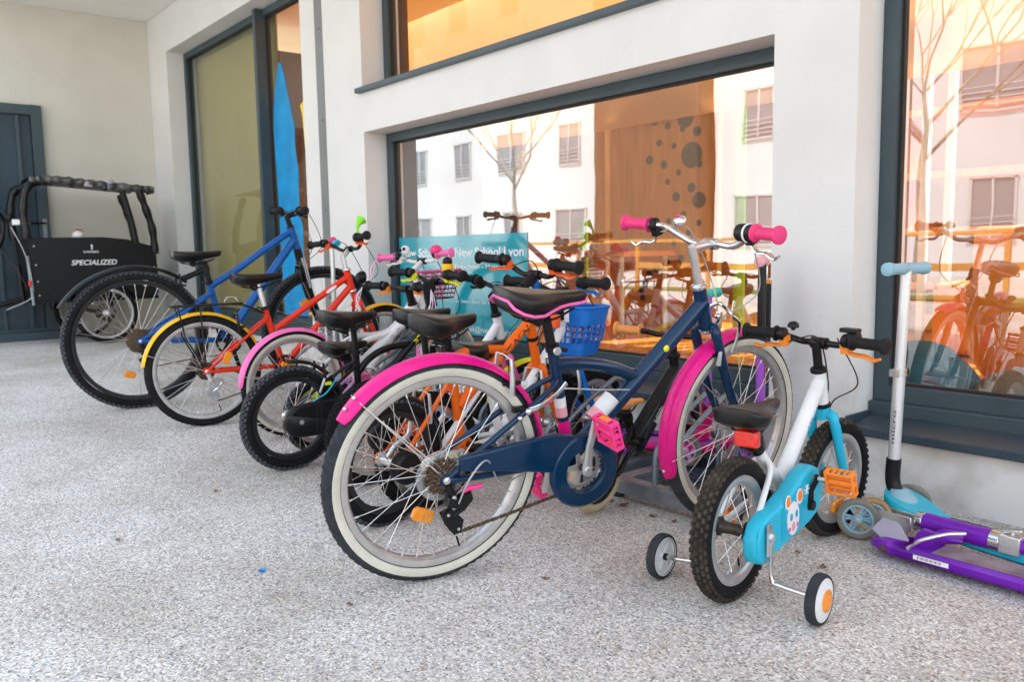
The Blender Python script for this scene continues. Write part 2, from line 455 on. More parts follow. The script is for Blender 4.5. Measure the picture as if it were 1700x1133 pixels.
def make_crank(parent, bb, L_, ang, y=.062, ring=.06, ringm='silver', armm='silver', pm='black', lens=None, right_only=False, pitch=0.0, T=None, pw=.085):
    bb = Vector((bb[0], 0, bb[1])); mb = MB()
    mb.cyl(bb + Vector((0, -y - .01, 0)), bb + Vector((0, y + .01, 0)), .010, 'darkmetal', 12)
    if ring:
        c = bb + Vector((0, -y + .016, 0))
        mb.lathe([(ring - .012, -.0015), (ring - .002, -.0015), (ring, 0), (ring - .002, .0015), (ring - .012, .0015)], c, (0, 1, 0), ringm, 40, closed=True)
        for k in range(5):
            a = ang + 2 * pi * k / 5 + .4; d = Vector((cos(a), 0, sin(a)))
            mb.tube([c, c + d * (ring - .010)], [.013, .006], ringm, 6, flat=.3, flatdir=(0, 1, 0))
        nt = int(2 * pi * ring / .0127)
        for k in range(nt):
            a = 2 * pi * k / nt; d = Vector((cos(a), 0, sin(a))); mb.tube([c + d * (ring - .002), c + d * (ring + .004)], [.004, .0015], ringm, 4)
    for sg in ((-1,) if right_only else (-1, 1)):
        a = ang if sg < 0 else ang + pi
        d = Vector((cos(a), 0, sin(a))); e = bb + Vector((0, sg * (y + .014), 0)); q = e + d * L_ + Vector((0, sg * .012, 0))
        mb.tube([e - d * .012, e, e + d * L_ * .5, q - d * .006, q + d * .01], [.010, .016, .012, .012, .009], armm, 10, flat=.5, flatdir=(0, 1, 0))
        mb.disc(e + Vector((0, sg * .008, 0)), (0, 1, 0), .013, .006, armm, 16)
        mb.cyl(q, q + Vector((0, sg * .03, 0)), .006, 'silver', 10)
    o = mb.build('crank', parent, 40)
    for sg in ((-1,) if right_only else (-1, 1)):
        a = ang if sg < 0 else ang + pi
        d = Vector((cos(a), 0, sin(a))); q = bb + Vector((0, sg * (y + .026), 0)) + d * L_
        pedal(parent, q + Vector((0, sg * .062, 0)), pm, pitch=pitch, lens=lens, w=pw, l=pw * .88)
    return o

def link_chain(parent, pts, m='rust', name='chain'):
    """bicycle chain: alternating link plates along a polyline"""
    mb = MB(); P = [Vector(p) for p in pts]; step = .0127; acc = []
    for i in range(len(P) - 1):
        a, b = P[i], P[i + 1]; L_ = (b - a).length; n = max(1, round(L_ / step))
        acc += [a + (b - a) * k / n for k in range(n)]
    acc.append(P[-1])
    for i in range(len(acc) - 1):
        a, b = acc[i], acc[i + 1]; d = (b - a).normalized(); off = .0034 if i % 2 else .0024
        for sg in (-1, 1):
            o = Vector((0, sg * off, 0)); mb.tube([a + o - d * .003, a + o, (a + b) / 2 + o, b + o, b + o + d * .003], [.0022, .0042, .0028, .0042, .0022], m, 6, flat=.22, flatdir=(0, 1, 0))
        mb.cyl(a + Vector((0, -.0045, 0)), a + Vector((0, .0045, 0)), .0022, m, 5)
    return mb.build(name, parent, 0)

def cable(parent, pts, T=None, m='cable', r=.0023, name='cable', n=8):
    mb = MB(T or Matrix()); mb.tube(smooth_pts(pts, n), r, m, 6); return mb.build(name, parent, 60)

def make_bar(parent, T, c, W, rise=.03, back=.03, dip=0.0, m='black', gm='gripblack', r=.0095, gl=.105, gr=.0155, lever='black', levlen=.085,
             levdir=(-.55, 1), levoff=1.0, levR=True, levL=True, flange=1.5, name='handlebar', cab='cable', cabto=None, leverchrome=False, thin=False):
    """handlebar (> nothing), grips, brake levers, each a part; c = clamp centre (x,z)"""
    cx, cz = c; mb = MB(T); g0 = W * .5
    half = [(cx, 0, cz), (cx + .002, .03, cz), (cx + .006, W * .14, cz + dip), (cx - back * .25, W * .27, cz + rise * .8), (cx - back * .75, g0 - gl - .01, cz + rise), (cx - back, g0 - .002, cz + rise)]
    R_ = smooth_pts(half, 6); L_ = [Vector((p.x, -p.y, p.z)) for p in reversed(R_)]
    mb.tube(L_[:-1] + R_, r, m, 12)
    mb.cyl((cx, -.022, cz), (cx, .022, cz), r * 1.75, m if thin else 'black', 16)
    o = mb.build(name, parent, 40)
    for sg in (-1, 1):
        a = Vector((cx - back * .75, sg * (g0 - gl), cz + rise)); b = Vector((cx - back, sg * g0, cz + rise)); d = (b - a).normalized()
        gb = MB(T); prof = [(gr * .8, 0), (gr * flange, .001), (gr * flange, .005), (gr * 1.0, .009)]
        n = 9
        for k in range(n):
            h = .012 + (gl - .024) * k / n; q = (gl - .024) / n
            prof += [(gr * 1.02, h), (gr * 1.02, h + q * .62), (gr * .965, h + q * .68), (gr * .965, h + q * .94)]
        prof += [(gr * 1.02, gl - .012), (gr * flange, gl - .007), (gr * flange, gl - .001), (gr * flange * .75, gl + .002), (0, gl + .003)]
        gb.lathe(prof, a, d, gm, 20)
        gb.build('grip', parent, 30)
        if (sg < 0 and levR) or (sg > 0 and levL):
            lb = MB(T); p0 = a - d * .016; fx = Vector((1, 0, 0)); dn = Vector((0, 0, -1))
            lb.lathe([(gr * 1.15, -.009), (gr * 1.3, -.006), (gr * 1.3, .006), (gr * 1.15, .009)], p0, d, 'black', 14)
            f = (fx * abs(levdir[0]) + dn * levdir[1]).normalized()
            lb.box(p0 + f * .02 - d * .004, (.026, .022, .026), lever if not leverchrome else 'black', Matrix.Rotation(atan2(f.z, f.x) * -1, 3, 'Y'))
            lm = 'chrome' if leverchrome else lever
            path = smooth_pts([p0 + f * .020 - d * .012, p0 + f * .036 * levoff + d * .012, p0 + f * .038 * levoff + d * .05, p0 + f * .046 * levoff + d * levlen, p0 + f * .040 * levoff + d * (levlen + .018)], 5)
            k_ = len(path); rs = [.0066 + .0028 * sin(pi * i / (k_ - 1)) for i in range(k_)]
            lb.tube(path, rs, lm, 8, flat=.55, flatdir=f)
            lb.build('brake_lever', parent, 35, bevel=0)
            if cabto:
                e = Vector((cabto[0], sg * .012, cabto[1])); s0 = p0 + f * .022 - d * .016
                cable(parent, [s0, s0 + fx * .06 - d * .05 + Vector((0, 0, .01)), (s0 + e) / 2 + fx * .13 + Vector((0, 0, -.01)), e + fx * .035 + Vector((0, 0, .05)), e], T, cab, .0021, 'brake_cable')
    return o

def make_fork(parent, T, hb, ax, m, R, tr, crown=None, legw=None, r=.0125, ends='silver', arched=False):
    hbx, hbz = hb; axx, axz = ax; lw = legw or tr + .014; mb = MB(T)
    cz = axz + R + .018
    up = Vector((hbx, 0, hbz))
    t = (hbz - cz) / max(.01, hbz - axz); cx = hbx + (axx - hbx) * t * .75
    mb.tube([up, (cx, 0, cz)], r * 1.35, m, 14)
    for sg in (-1, 1):
        pts = smooth_pts([(cx, 0, cz + .012), (cx, sg * lw * .72, cz + .008), (cx + .003, sg * lw, cz - .022), (cx + (axx - cx) * .45, sg * lw * 1.04, cz - (cz - axz) * .55), (axx - .003, sg * lw * 1.02, axz + .012), (axx, sg * lw * 1.02, axz)], 6)
        k = len(pts); mb.tube(pts, [r * (1.12 - .42 * i / (k - 1)) for i in range(k)], m, 12)
        mb.disc((axx, sg * lw * 1.02, axz), (0, 1, 0), .014, .006, ends, 14)
    return mb.build('fork', parent, 45)

def vbrake(parent, T, x, z, yw, m='silver', dx=0):
    mb = MB(T)
    for sg in (-1, 1):
        mb.tube([(x, sg * yw, z - .06), (x - .004, sg * (yw + .006), z - .02), (x - .006, sg * (yw - .004), z + .035)], [.008, .007, .005], m, 8)
        mb.box((x + .004, sg * (yw - .012), z - .03), (.05, .010, .011), 'black')
    mb.tube([(x - .006, -yw, z + .034), (x - .006, 0, z + .038), (x - .006, yw, z + .034)], .0022, 'spoke', 6)
    mb.build('brake', parent, 35)

def bell(parent, T, p, m, r=.022, up=(0, 0, 1)):
    mb = MB(T); mb.lathe([(r * .3, -.012), (r * .45, -.006), (r, -.004), (r * 1.02, .002), (r * .86, r * .5), (r * .5, r * .78), (0, r * .86)], p, up, m, 20); return mb.build('bell', parent, 40)

def bicycle(s):
    """build one bicycle from its measurements; returns the root empty"""
    X, Y, Z = s['at']; root = thing(s.get('name', 'bicycle'), s['label'], s.get('cat', 'bicycle'), (X, Y, Z), (-rad(s.get('lean', 0)), 0, rad(s['hd'])), 'bicycles parked in front of the window')
    fsc = s.get('scale', 1.0); root.scale = (fsc, fsc, fsc)
    R = s['R']; tr = s['tr']; wb = s['wb']; Rf = s.get('Rf', R); T = steer_T(s['ht'], s['hb'], rad(s.get('steer', 0)))
    fz = s.get('fz', Rf)
    bb, sc, ht, hb = s['bb'], s['sc'], s['ht'], s['hb']
    FA = (wb, fz)
    wk = dict(tyre=s.get('tyre', 'rubber'), rim=s.get('rim', 'rim'), side=s.get('side'), knob=s.get('knob', 0), spokes=s.get('spokes', 28), mag=s.get('mag'), rimh=s.get('rimh', .016), hubm=s.get('hubm', 'silver'), knobm=s.get('knobm'))
    make_wheel(root, (0, 0, R), R, tr, None, hubw=.085 if R > .22 else .07, reflector=s.get('refR'), **wk)
    make_wheel(root, (wb, 0, fz), Rf, tr, T, hubw=.06, reflector=s.get('refF'), **wk)
    # frame
    fm = s['fm']; mb = MB(); V = lambda p, y=0: Vector((p[0], y, p[1]))
    mb.tube([V(ht), V(hb)], s.get('hr', .018), fm, 16)
    for (p, q, r0, r1, mm) in s['tubes']:
        if isinstance(p[0], (int, float)) : pts = [V(p), V(q)]; mb.tube(pts, [r0, r1], mm or fm, 16)
    for (pts, r0, mm) in s.get('curved', []): mb.tube(smooth_pts([V(p) for p in pts], 7), r0, mm or fm, 14)
    mb.tube([V(bb), V(sc)], s.get('str', .0155), s.get('stm', fm), 14)
    mb.cyl(V(bb, -.035), V(bb, .035), .021, fm, 18)
    yw = .058 if R > .22 else .05
    sj = s.get('ssj', (bb[0] + (sc[0] - bb[0]) * .78, bb[1] + (sc[1] - bb[1]) * .78))
    cm = s.get('staym', fm)
    for sg in (-1, 1):
        mb.tube(smooth_pts([V((0.002, R), sg * yw), V((R * .55 if False else .05, R - .004), sg * yw), V((bb[0] * .62, R + (bb[1] - R) * .6), sg * (tr + .014)), V(bb, sg * .02)], 5), s.get('csr', .0085), cm, 10)
        mb.tube(smooth_pts([V((0.002, R), sg * yw), V((sj[0] * .5, R + (sj[1] - R) * .5), sg * (tr + .018)), V((sj[0] * .86, R + (sj[1] - R) * .86), sg * (tr + .008)), V(sj, sg * .012)], 5), s.get('ssr', .0072), cm, 10)
        mb.prism([(-.018, -.014), (.014, -.018), (.03, .0), (.016, .02), (-.012, .018)], V((0, R), sg * yw), (1, 0, 0), (0, 0, 1), (0, 1, 0), .006, cm)
    frame = mb.build('frame', root, 45)
    ax_ = (V(ht) - V(hb)).normalized()
    for p, sg in ((V(ht), 1), (V(hb), -1)):
        hs = MB()
        hs.lathe([(.016, -.003), (.0225, -.001), (.0235, .004), (.0225, .009), (.017, .013)], p, ax_ * sg, s.get('headset', 'silver'), 20)
        hs.build('headset_cup', root, 35)
    # seat post, saddle
    sp = MB(); top = s['sad'][5] if len(s['sad']) > 5 else (sc[0] + (sc[0] - bb[0]) * .3, s['sad'][2] - .05)
    sp.tube([V(sc) - (V(sc) - V(bb)).normalized() * .03, V(top)], s.get('spr', .0128), s.get('spm', 'silver'), 14); sp.build('seatpost', root, 40)
    cl = MB(); d_ = (V(sc) - V(bb)).normalized(); cl.lathe([(.0145, -.01), (.0195, -.009), (.0195, .009), (.0145, .01)], V(sc), d_, s.get('clm', 'silver'), 18)
    cl.tube([V(sc, .02) + Vector((-.01, 0, 0)), V(sc, .026) + Vector((-.03, 0, .004)), V(sc, -.012) + Vector((-.036, 0, .002))], .004, s.get('clm', 'silver'), 8); cl.build('seat_clamp', root, 40)
    x0, x1, z0, z1, W_ = s['sad'][:5]
    make_saddle(root, x0, x1, z0, z1, W_, m=s.get('sadm', 'leather'), trim=s.get('sadtrim'), thick=s.get('sadth', .060))
    # fork, stem, bars
    make_fork(root, T, hb, FA, s.get('fkm', fm), Rf, tr, r=s.get('fkr', .0125))
    bc = s['bar']['c']; st = MB(T)
    q = V(ht) + ax_ * s.get('quill', .06)
    st.tube([V(ht) + ax_ * .006, q], s.get('stemr', .0125), s.get('stemm', 'silver'), 14)
    st.tube([q - ax_ * .008, V(bc)], s.get('stemr', .0125) * 1.02, s.get('stemm', 'silver'), 14); st.build('stem', root, 40, bevel=.001)
    b = dict(s['bar']); make_bar(root, T, b.pop('c'), b.pop('W'), **b)
    if s.get('crank'): k = dict(s['crank']); make_crank(root, bb, k.pop('L'), k.pop('a'), **k)
    if s.get('fendR'): a0, a1, w, mm = s['fendR'][:4]; make_fender(root, (0, 0, R), R + .014, w, rad(a0), rad(a1), mm, stays=[(rad(a1 - 12), yw)] if s.get('stays', True) else None)
    if s.get('fendF'): a0, a1, w, mm = s['fendF'][:4]; make_fender(root, (wb, 0, fz), Rf + .014, w, rad(a0), rad(a1), mm, T=T, stays=[(rad(a1 - 12), .045)] if s.get('stays', True) else None)
    if s.get('vb', True):
        vbrake(root, Matrix(), R * .62, R * 1.86, tr + .016, s.get('vbm', 'silver'))
        vbrake(root, T, wb - R * .1 + (hb[0] - wb) * .7, fz + Rf * .93, tr + .016, s.get('vbm', 'silver'))
    return root, T, frame

def word_on_tube(frame, txt, p, q, r, t0, t1, h, mt, side=-1, bold=.0, name='lettering'):
    """letters wrapped on the camera-side (right) flank of a frame tube running p->q"""
    p = Vector((p[0], 0, p[1])); q = Vector((q[0], 0, q[1])); d = (q - p).normalized(); L_ = (q - p).length
    n = Vector((0, side, 0)); up = n.cross(d); 
    if side < 0: up = n.cross(d)
    mb = MB(); o = p + d * (L_ * t0) + n * (r + .0008) - up * (h / 2)
    text_on(mb, txt, o, d, up, L_ * (t1 - t0), h, mt, bold, 0, tuber=r + .0008)
    return mb.build(name, frame, 0)
def gz(x):
    return 0.0 if x > -2.5 else (.034 * (-x - 2.5) if x > -5 else .085 + .004 * (-x - 5))
def s_of(x, g_):
    s_ = 1.0
    for _ in range(20): s_ = 1 - g_(x * s_) / .85
    return s_
GOLD = lambda x: max(0.0, .015 * (-x - 2.5))
def at(x, y):
    """ground point on the gently sloping slab along the same sight line as (x, y, 0)"""
    s_ = s_of(x, gz); return (x * s_, y * s_, gz(x * s_))
# ------------------------------------------------------------------ surfaces of the setting
def aggregate():
    m, nt, b = new_mat('exposed_aggregate'); N = nt.nodes; L = nt.links
    tc = N.new('ShaderNodeTexCoord'); mp = N.new('ShaderNodeMapping'); L.new(tc.outputs['Object'], mp.inputs['Vector'])
    wz = N.new('ShaderNodeTexNoise'); wz.inputs['Scale'].default_value = 90; wz.inputs['Detail'].default_value = 2; L.new(mp.outputs['Vector'], wz.inputs['Vector'])
    wm = N.new('ShaderNodeVectorMath'); wm.operation = 'SCALE'; wm.inputs['Scale'].default_value = .005; L.new(wz.outputs['Color'], wm.inputs[0])
    wa = N.new('ShaderNodeVectorMath'); wa.operation = 'ADD'; L.new(mp.outputs['Vector'], wa.inputs[0]); L.new(wm.outputs['Vector'], wa.inputs[1])
    v1 = N.new('ShaderNodeTexVoronoi'); v1.inputs['Scale'].default_value = 215; v1.inputs['Randomness'].default_value = 1; L.new(wa.outputs['Vector'], v1.inputs['Vector'])
    v2 = N.new('ShaderNodeTexVoronoi'); v2.feature = 'DISTANCE_TO_EDGE'; v2.inputs['Scale'].default_value = 215; L.new(wa.outputs['Vector'], v2.inputs['Vector'])
    sp = N.new('ShaderNodeSeparateColor'); L.new(v1.outputs['Color'], sp.inputs['Color'])
    cr = N.new('ShaderNodeValToRGB'); cr.color_ramp.interpolation = 'CONSTANT'; e = cr.color_ramp.elements
    stops = [(0, (.20, .20, .21)), (.045, (.34, .32, .30)), (.13, (.50, .47, .43)), (.28, (.50, .51, .53)), (.44, (.64, .62, .58)), (.60, (.70, .70, .70)), (.76, (.80, .78, .75)), (.9, (.92, .92, .90)), (.975, (.46, .32, .22))]
    e[0].position, e[0].color = 0, (*stops[0][1], 1); e[1].position, e[1].color = stops[1][0], (*stops[1][1], 1)
    for p_, c_ in stops[2:]:
        q = e.new(p_); q.color = (*c_, 1)
    L.new(sp.outputs['Red'], cr.inputs['Fac'])
    er = N.new('ShaderNodeMapRange'); er.inputs['From Max'].default_value = .10; er.inputs['To Min'].default_value = .70; er.inputs['To Max'].default_value = 1.0; L.new(v2.outputs['Distance'], er.inputs['Value'])
    mx = N.new('ShaderNodeMix'); mx.data_type = 'RGBA'; mx.blend_type = 'MULTIPLY'; mx.inputs['Factor'].default_value = 1
    L.new(cr.outputs['Color'], mx.inputs['A']); L.new(er.outputs['Result'], mx.inputs['B'])
    # soft stains and worn, browner patches
    n1 = N.new('ShaderNodeTexNoise'); n1.inputs['Scale'].default_value = 1.3; n1.inputs['Detail'].default_value = 7; n1.inputs['Roughness'].default_value = .62; L.new(tc.outputs['Object'], n1.inputs['Vector'])
    r1 = N.new('ShaderNodeValToRGB'); r1.color_ramp.elements[0].position = .34; r1.color_ramp.elements[0].color = (.68, .635, .58, 1); r1.color_ramp.elements[1].position = .60; r1.color_ramp.elements[1].color = (1, 1, 1, 1); L.new(n1.outputs['Fac'], r1.inputs['Fac'])
    m2 = N.new('ShaderNodeMix'); m2.data_type = 'RGBA'; m2.blend_type = 'MULTIPLY'; m2.inputs['Factor'].default_value = .8; L.new(mx.outputs['Result'], m2.inputs['A']); L.new(r1.outputs['Color'], m2.inputs['B'])
    n2 = N.new('ShaderNodeTexNoise'); n2.inputs['Scale'].default_value = 9; n2.inputs['Detail'].default_value = 6; L.new(tc.outputs['Object'], n2.inputs['Vector'])
    r2 = N.new('ShaderNodeMapRange'); r2.inputs['From Min'].default_value = .64; r2.inputs['From Max'].default_value = .74; r2.inputs['To Max'].default_value = .45; L.new(n2.outputs['Fac'], r2.inputs['Value'])
    m3 = N.new('ShaderNodeMix'); m3.data_type = 'RGBA'; L.new(r2.outputs['Result'], m3.inputs['Factor']); L.new(m2.outputs['Result'], m3.inputs['A']); m3.inputs['B'].default_value = (.24, .17, .12, 1)
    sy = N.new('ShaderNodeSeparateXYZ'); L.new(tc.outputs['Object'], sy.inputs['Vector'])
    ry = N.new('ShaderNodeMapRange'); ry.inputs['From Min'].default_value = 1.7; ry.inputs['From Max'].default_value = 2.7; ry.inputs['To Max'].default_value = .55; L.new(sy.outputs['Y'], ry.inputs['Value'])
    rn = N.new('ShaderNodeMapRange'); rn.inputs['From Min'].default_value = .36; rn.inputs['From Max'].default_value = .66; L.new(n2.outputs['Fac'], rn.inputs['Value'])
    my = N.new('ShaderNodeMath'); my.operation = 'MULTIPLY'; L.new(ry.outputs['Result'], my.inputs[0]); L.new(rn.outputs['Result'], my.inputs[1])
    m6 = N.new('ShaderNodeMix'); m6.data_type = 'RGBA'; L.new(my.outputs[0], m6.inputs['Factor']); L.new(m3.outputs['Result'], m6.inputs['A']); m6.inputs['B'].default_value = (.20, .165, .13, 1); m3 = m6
    gm = N.new('ShaderNodeMix'); gm.data_type = 'RGBA'; gm.blend_type = 'MULTIPLY'; gm.inputs['Factor'].default_value = 1; L.new(m3.outputs['Result'], gm.inputs['A']); gm.inputs['B'].default_value = (GT[0], GT[1], GT[2], 1)
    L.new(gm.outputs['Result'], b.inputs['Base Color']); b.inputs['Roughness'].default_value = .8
    bp = N.new('ShaderNodeBump'); bp.inputs['Strength'].default_value = .35; bp.inputs['Distance'].default_value = .0012
    L.new(v2.outputs['Distance'], bp.inputs['Height']); L.new(bp.outputs['Normal'], b.inputs['Normal'])
    return m
GT = (1.09, 1.075, 1.045)
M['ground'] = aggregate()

def render_wall(name, c, speck=.5, stain=.16, low=False):
    m, nt, b = new_mat(name); N = nt.nodes; L = nt.links
    tc = N.new('ShaderNodeTexCoord')
    n1 = N.new('ShaderNodeTexNoise'); n1.inputs['Scale'].default_value = 1.1; n1.inputs['Detail'].default_value = 9; n1.inputs['Roughness'].default_value = .6; L.new(tc.outputs['Object'], n1.inputs['Vector'])
    r1 = N.new('ShaderNodeMapRange'); r1.inputs['From Min'].default_value = .3; r1.inputs['From Max'].default_value = .7; r1.inputs['To Min'].default_value = 1 - stain; r1.inputs['To Max'].default_value = 1.04; L.new(n1.outputs['Fac'], r1.inputs['Value'])
    mx = N.new('ShaderNodeMix'); mx.data_type = 'RGBA'; mx.blend_type = 'MULTIPLY'; mx.inputs['Factor'].default_value = 1; mx.inputs['A'].default_value = (*c, 1); L.new(r1.outputs['Result'], mx.inputs['B'])
    # small pits and scuffs
    v = N.new('ShaderNodeTexVoronoi'); v.inputs['Scale'].default_value = 9; L.new(tc.outputs['Object'], v.inputs['Vector'])
    sp = N.new('ShaderNodeSeparateColor'); L.new(v.outputs['Color'], sp.inputs['Color'])
    mr = N.new('ShaderNodeMath'); mr.operation = 'MULTIPLY'; mr.inputs[1].default_value = .055; L.new(sp.outputs['Green'], mr.inputs[0])
    ls = N.new('ShaderNodeMath'); ls.operation = 'LESS_THAN'; L.new(v.outputs['Distance'], ls.inputs[0]); L.new(mr.outputs[0], ls.inputs[1])
    g = N.new('ShaderNodeMath'); g.operation = 'GREATER_THAN'; g.inputs[1].default_value = .55; L.new(sp.outputs['Red'], g.inputs[0])
    ml = N.new('ShaderNodeMath'); ml.operation = 'MULTIPLY'; L.new(ls.outputs[0], ml.inputs[0]); L.new(g.outputs[0], ml.inputs[1])
    m5 = N.new('ShaderNodeMath'); m5.operation = 'MULTIPLY'; m5.inputs[1].default_value = speck; L.new(ml.outputs[0], m5.inputs[0])
    m2 = N.new('ShaderNodeMix'); m2.data_type = 'RGBA'; L.new(m5.outputs[0], m2.inputs['Factor']); L.new(mx.outputs['Result'], m2.inputs['A']); m2.inputs['B'].default_value = (.22, .21, .20, 1)
    ms_ = N.new('ShaderNodeMapping'); ms_.inputs['Scale'].default_value = (1, 1, 4); L.new(tc.outputs['Object'], ms_.inputs['Vector'])
    n7 = N.new('ShaderNodeTexNoise'); n7.inputs['Scale'].default_value = 11; n7.inputs['Detail'].default_value = 9; n7.inputs['Roughness'].default_value = .75; L.new(ms_.outputs['Vector'], n7.inputs['Vector'])
    r7 = N.new('ShaderNodeMapRange'); r7.inputs['From Min'].default_value = .64; r7.inputs['From Max'].default_value = .72; r7.inputs['To Max'].default_value = .35 if speck > .2 else .05; L.new(n7.outputs['Fac'], r7.inputs['Value'])
    m7 = N.new('ShaderNodeMix'); m7.data_type = 'RGBA'; L.new(r7.outputs['Result'], m7.inputs['Factor']); L.new(m2.outputs['Result'], m7.inputs['A']); m7.inputs['B'].default_value = (.42, .40, .37, 1); m2 = m7
    # splash dirt near the ground
    sz = N.new('ShaderNodeSeparateXYZ'); L.new(tc.outputs['Object'], sz.inputs['Vector'])
    n3 = N.new('ShaderNodeTexNoise'); n3.inputs['Scale'].default_value = 7; n3.inputs['Detail'].default_value = 7; L.new(tc.outputs['Object'], n3.inputs['Vector'])
    zz = N.new('ShaderNodeMapRange'); zz.inputs['From Min'].default_value = .75; zz.inputs['From Max'].default_value = 0.0; zz.inputs['To Max'].default_value = .75; L.new(sz.outputs['Z'], zz.inputs['Value'])
    nr = N.new('ShaderNodeMapRange'); nr.inputs['From Min'].default_value = .42; nr.inputs['From Max'].default_value = .72; L.new(n3.outputs['Fac'], nr.inputs['Value'])
    mm = N.new('ShaderNodeMath'); mm.operation = 'MULTIPLY'; L.new(zz.outputs['Result'], mm.inputs[0]); L.new(nr.outputs['Result'], mm.inputs[1])
    m3 = N.new('ShaderNodeMix'); m3.data_type = 'RGBA'; L.new(mm.outputs[0], m3.inputs['Factor']); L.new(m2.outputs['Result'], m3.inputs['A']); m3.inputs['B'].default_value = (.36, .31, .25, 1)
    L.new(m3.outputs['Result'], b.inputs['Base Color']); b.inputs['Roughness'].default_value = .72
    bp = N.new('ShaderNodeBump'); bp.inputs['Strength'].default_value = .18; bp.inputs['Distance'].default_value = .004
    n4 = N.new('ShaderNodeTexNoise'); n4.inputs['Scale'].default_value = 30; n4.inputs['Detail'].default_value = 6; L.new(tc.outputs['Object'], n4.inputs['Vector']); L.new(n4.outputs['Fac'], bp.inputs['Height']); L.new(bp.outputs['Normal'], b.inputs['Normal'])
    return m
M['plaster'] = render_wall('painted_render', (.715, .715, .695), .5, .11)
M['concrete'] = render_wall('raw_concrete', (.67, .645, .57), .3, .12)
M['soffit'] = render_wall('soffit_paint', (.86, .84, .80), .15, .06)
M['frame'] = mat('window_aluminium', (.042, .070, .084), .42, .1, .14, 3, .05, .05, .5, .35, (.13, .14, .14))
M['sill'] = mat('sill_metal', (.035, .060, .082), .48, .2, .2, 3, .1, 0, .5, .85, (.10, .085, .075))
M['stripm'] = mat('joint_cover_grey', (.19, .20, .20), .55, 0, .1, 3)
M['gasket'] = mat('gasket_black', (.012, .012, .012), .6)
M['teal_film'] = mat('teal_film', (.010, .34, .42), .08, 0, .06, 2, 0, .9)
M['blue_film'] = mat('painted_blue', (.0, .28, .62), .5, 0, .25, 6)
M['yellow_film'] = mat('painted_yellow', (.85, .62, .02), .5, 0, .1, 6)
M['olive'] = mat('blind_olive', (.36, .31, .13), .8, 0, .08, 2)
M['curtain'] = mat('curtain_cloth', (.36, .34, .29), .85, 0, .08, 2)
M['yellowwall'] = mat('warm_wall', (.90, .68, .42), .7, 0, .05, 1.5)
M['roomwall'] = mat('room_wall', (.30, .125, .03), .8, 0, .1, 1.5)
M['brownwall'] = mat('room_brown', (.12, .075, .045), .8, 0, .1, 2)
M['orangefab'] = mat('orange_vinyl', (.85, .32, .03), .4, 0, .15, 4, .1, .1)
M['bluefab'] = mat('blue_cushion', (.03, .15, .22), .8, 0, .3, 6, .2)
M['greyfab'] = mat('grey_cushion', (.22, .19, .15), .85, 0, .25, 6, .2)
M['greenpost'] = mat('green_lacquer', (.34, .60, .02), .4, 0, .05, 4)
M['whitewood'] = mat('white_slat', (.74, .73, .70), .6, 0, .06, 4)
M['hole_disc'] = mat('hole_shade', (.06, .045, .03), .8)
M['bwhite'] = mat('white_facade', (.70, .71, .72), .8, 0, .08, .4)
M['bterra'] = mat('terracotta_facade', (.62, .20, .08), .8, 0, .12, .5)
M['bgrey'] = mat('grey_facade', (.30, .29, .30), .8, 0, .12, .5)
M['paneglass'] = mat('window_dark', (.25, .27, .30), .08, 0, .2, 1, 0, 0, .8)
M['bsoft'] = mat('soft_grey_trim', (.60, .60, .60), .8, 0, .1, .5)
M['asphalt'] = mat('asphalt', (.055, .055, .058), .9, 0, .3, 9, .3)
M['grass'] = mat('grass', (.10, .20, .03), .9, 0, .5, 12, .5)
M['bark'] = mat('bark', (.42, .38, .33), .9, 0, .3, 9, .3)
M['leafbrown'] = mat('dry_leaf', (.25, .12, .05), .8, 0, .3, 60)
M['greywheel'] = mat('tinted_urethane', (.20, .20, .17), .35, 0, .2, 30, .1)
M['amberwheel'] = mat('amber_urethane', (.38, .23, .09), .35, 0, .3, 30, .1)

def wood(name, c1, c2, sc=1.0, rough=.45):
    m, nt, b = new_mat(name); N = nt.nodes; L = nt.links
    tc = N.new('ShaderNodeTexCoord'); mp = N.new('ShaderNodeMapping'); mp.inputs['Scale'].default_value = (9 * sc, 9 * sc, .9 * sc); L.new(tc.outputs['Object'], mp.inputs['Vector'])
    n = N.new('ShaderNodeTexNoise'); n.inputs['Scale'].default_value = 3; n.inputs['Detail'].default_value = 8; n.inputs['Distortion'].default_value = .6; L.new(mp.outputs['Vector'], n.inputs['Vector'])
    cr = N.new('ShaderNodeValToRGB'); cr.color_ramp.elements[0].position = .32; cr.color_ramp.elements[0].color = (*c1, 1); cr.color_ramp.elements[1].position = .68; cr.color_ramp.elements[1].color = (*c2, 1)
    L.new(n.outputs['Fac'], cr.inputs['Fac']); L.new(cr.outputs['Color'], b.inputs['Base Color']); b.inputs['Roughness'].default_value = rough
    return m
M['panelwood'] = wood('panel_wood', (.50, .23, .045), (.68, .34, .085))
M['floorwood'] = wood('floor_wood', (.72, .28, .045), (.85, .40, .08), .6, .3)

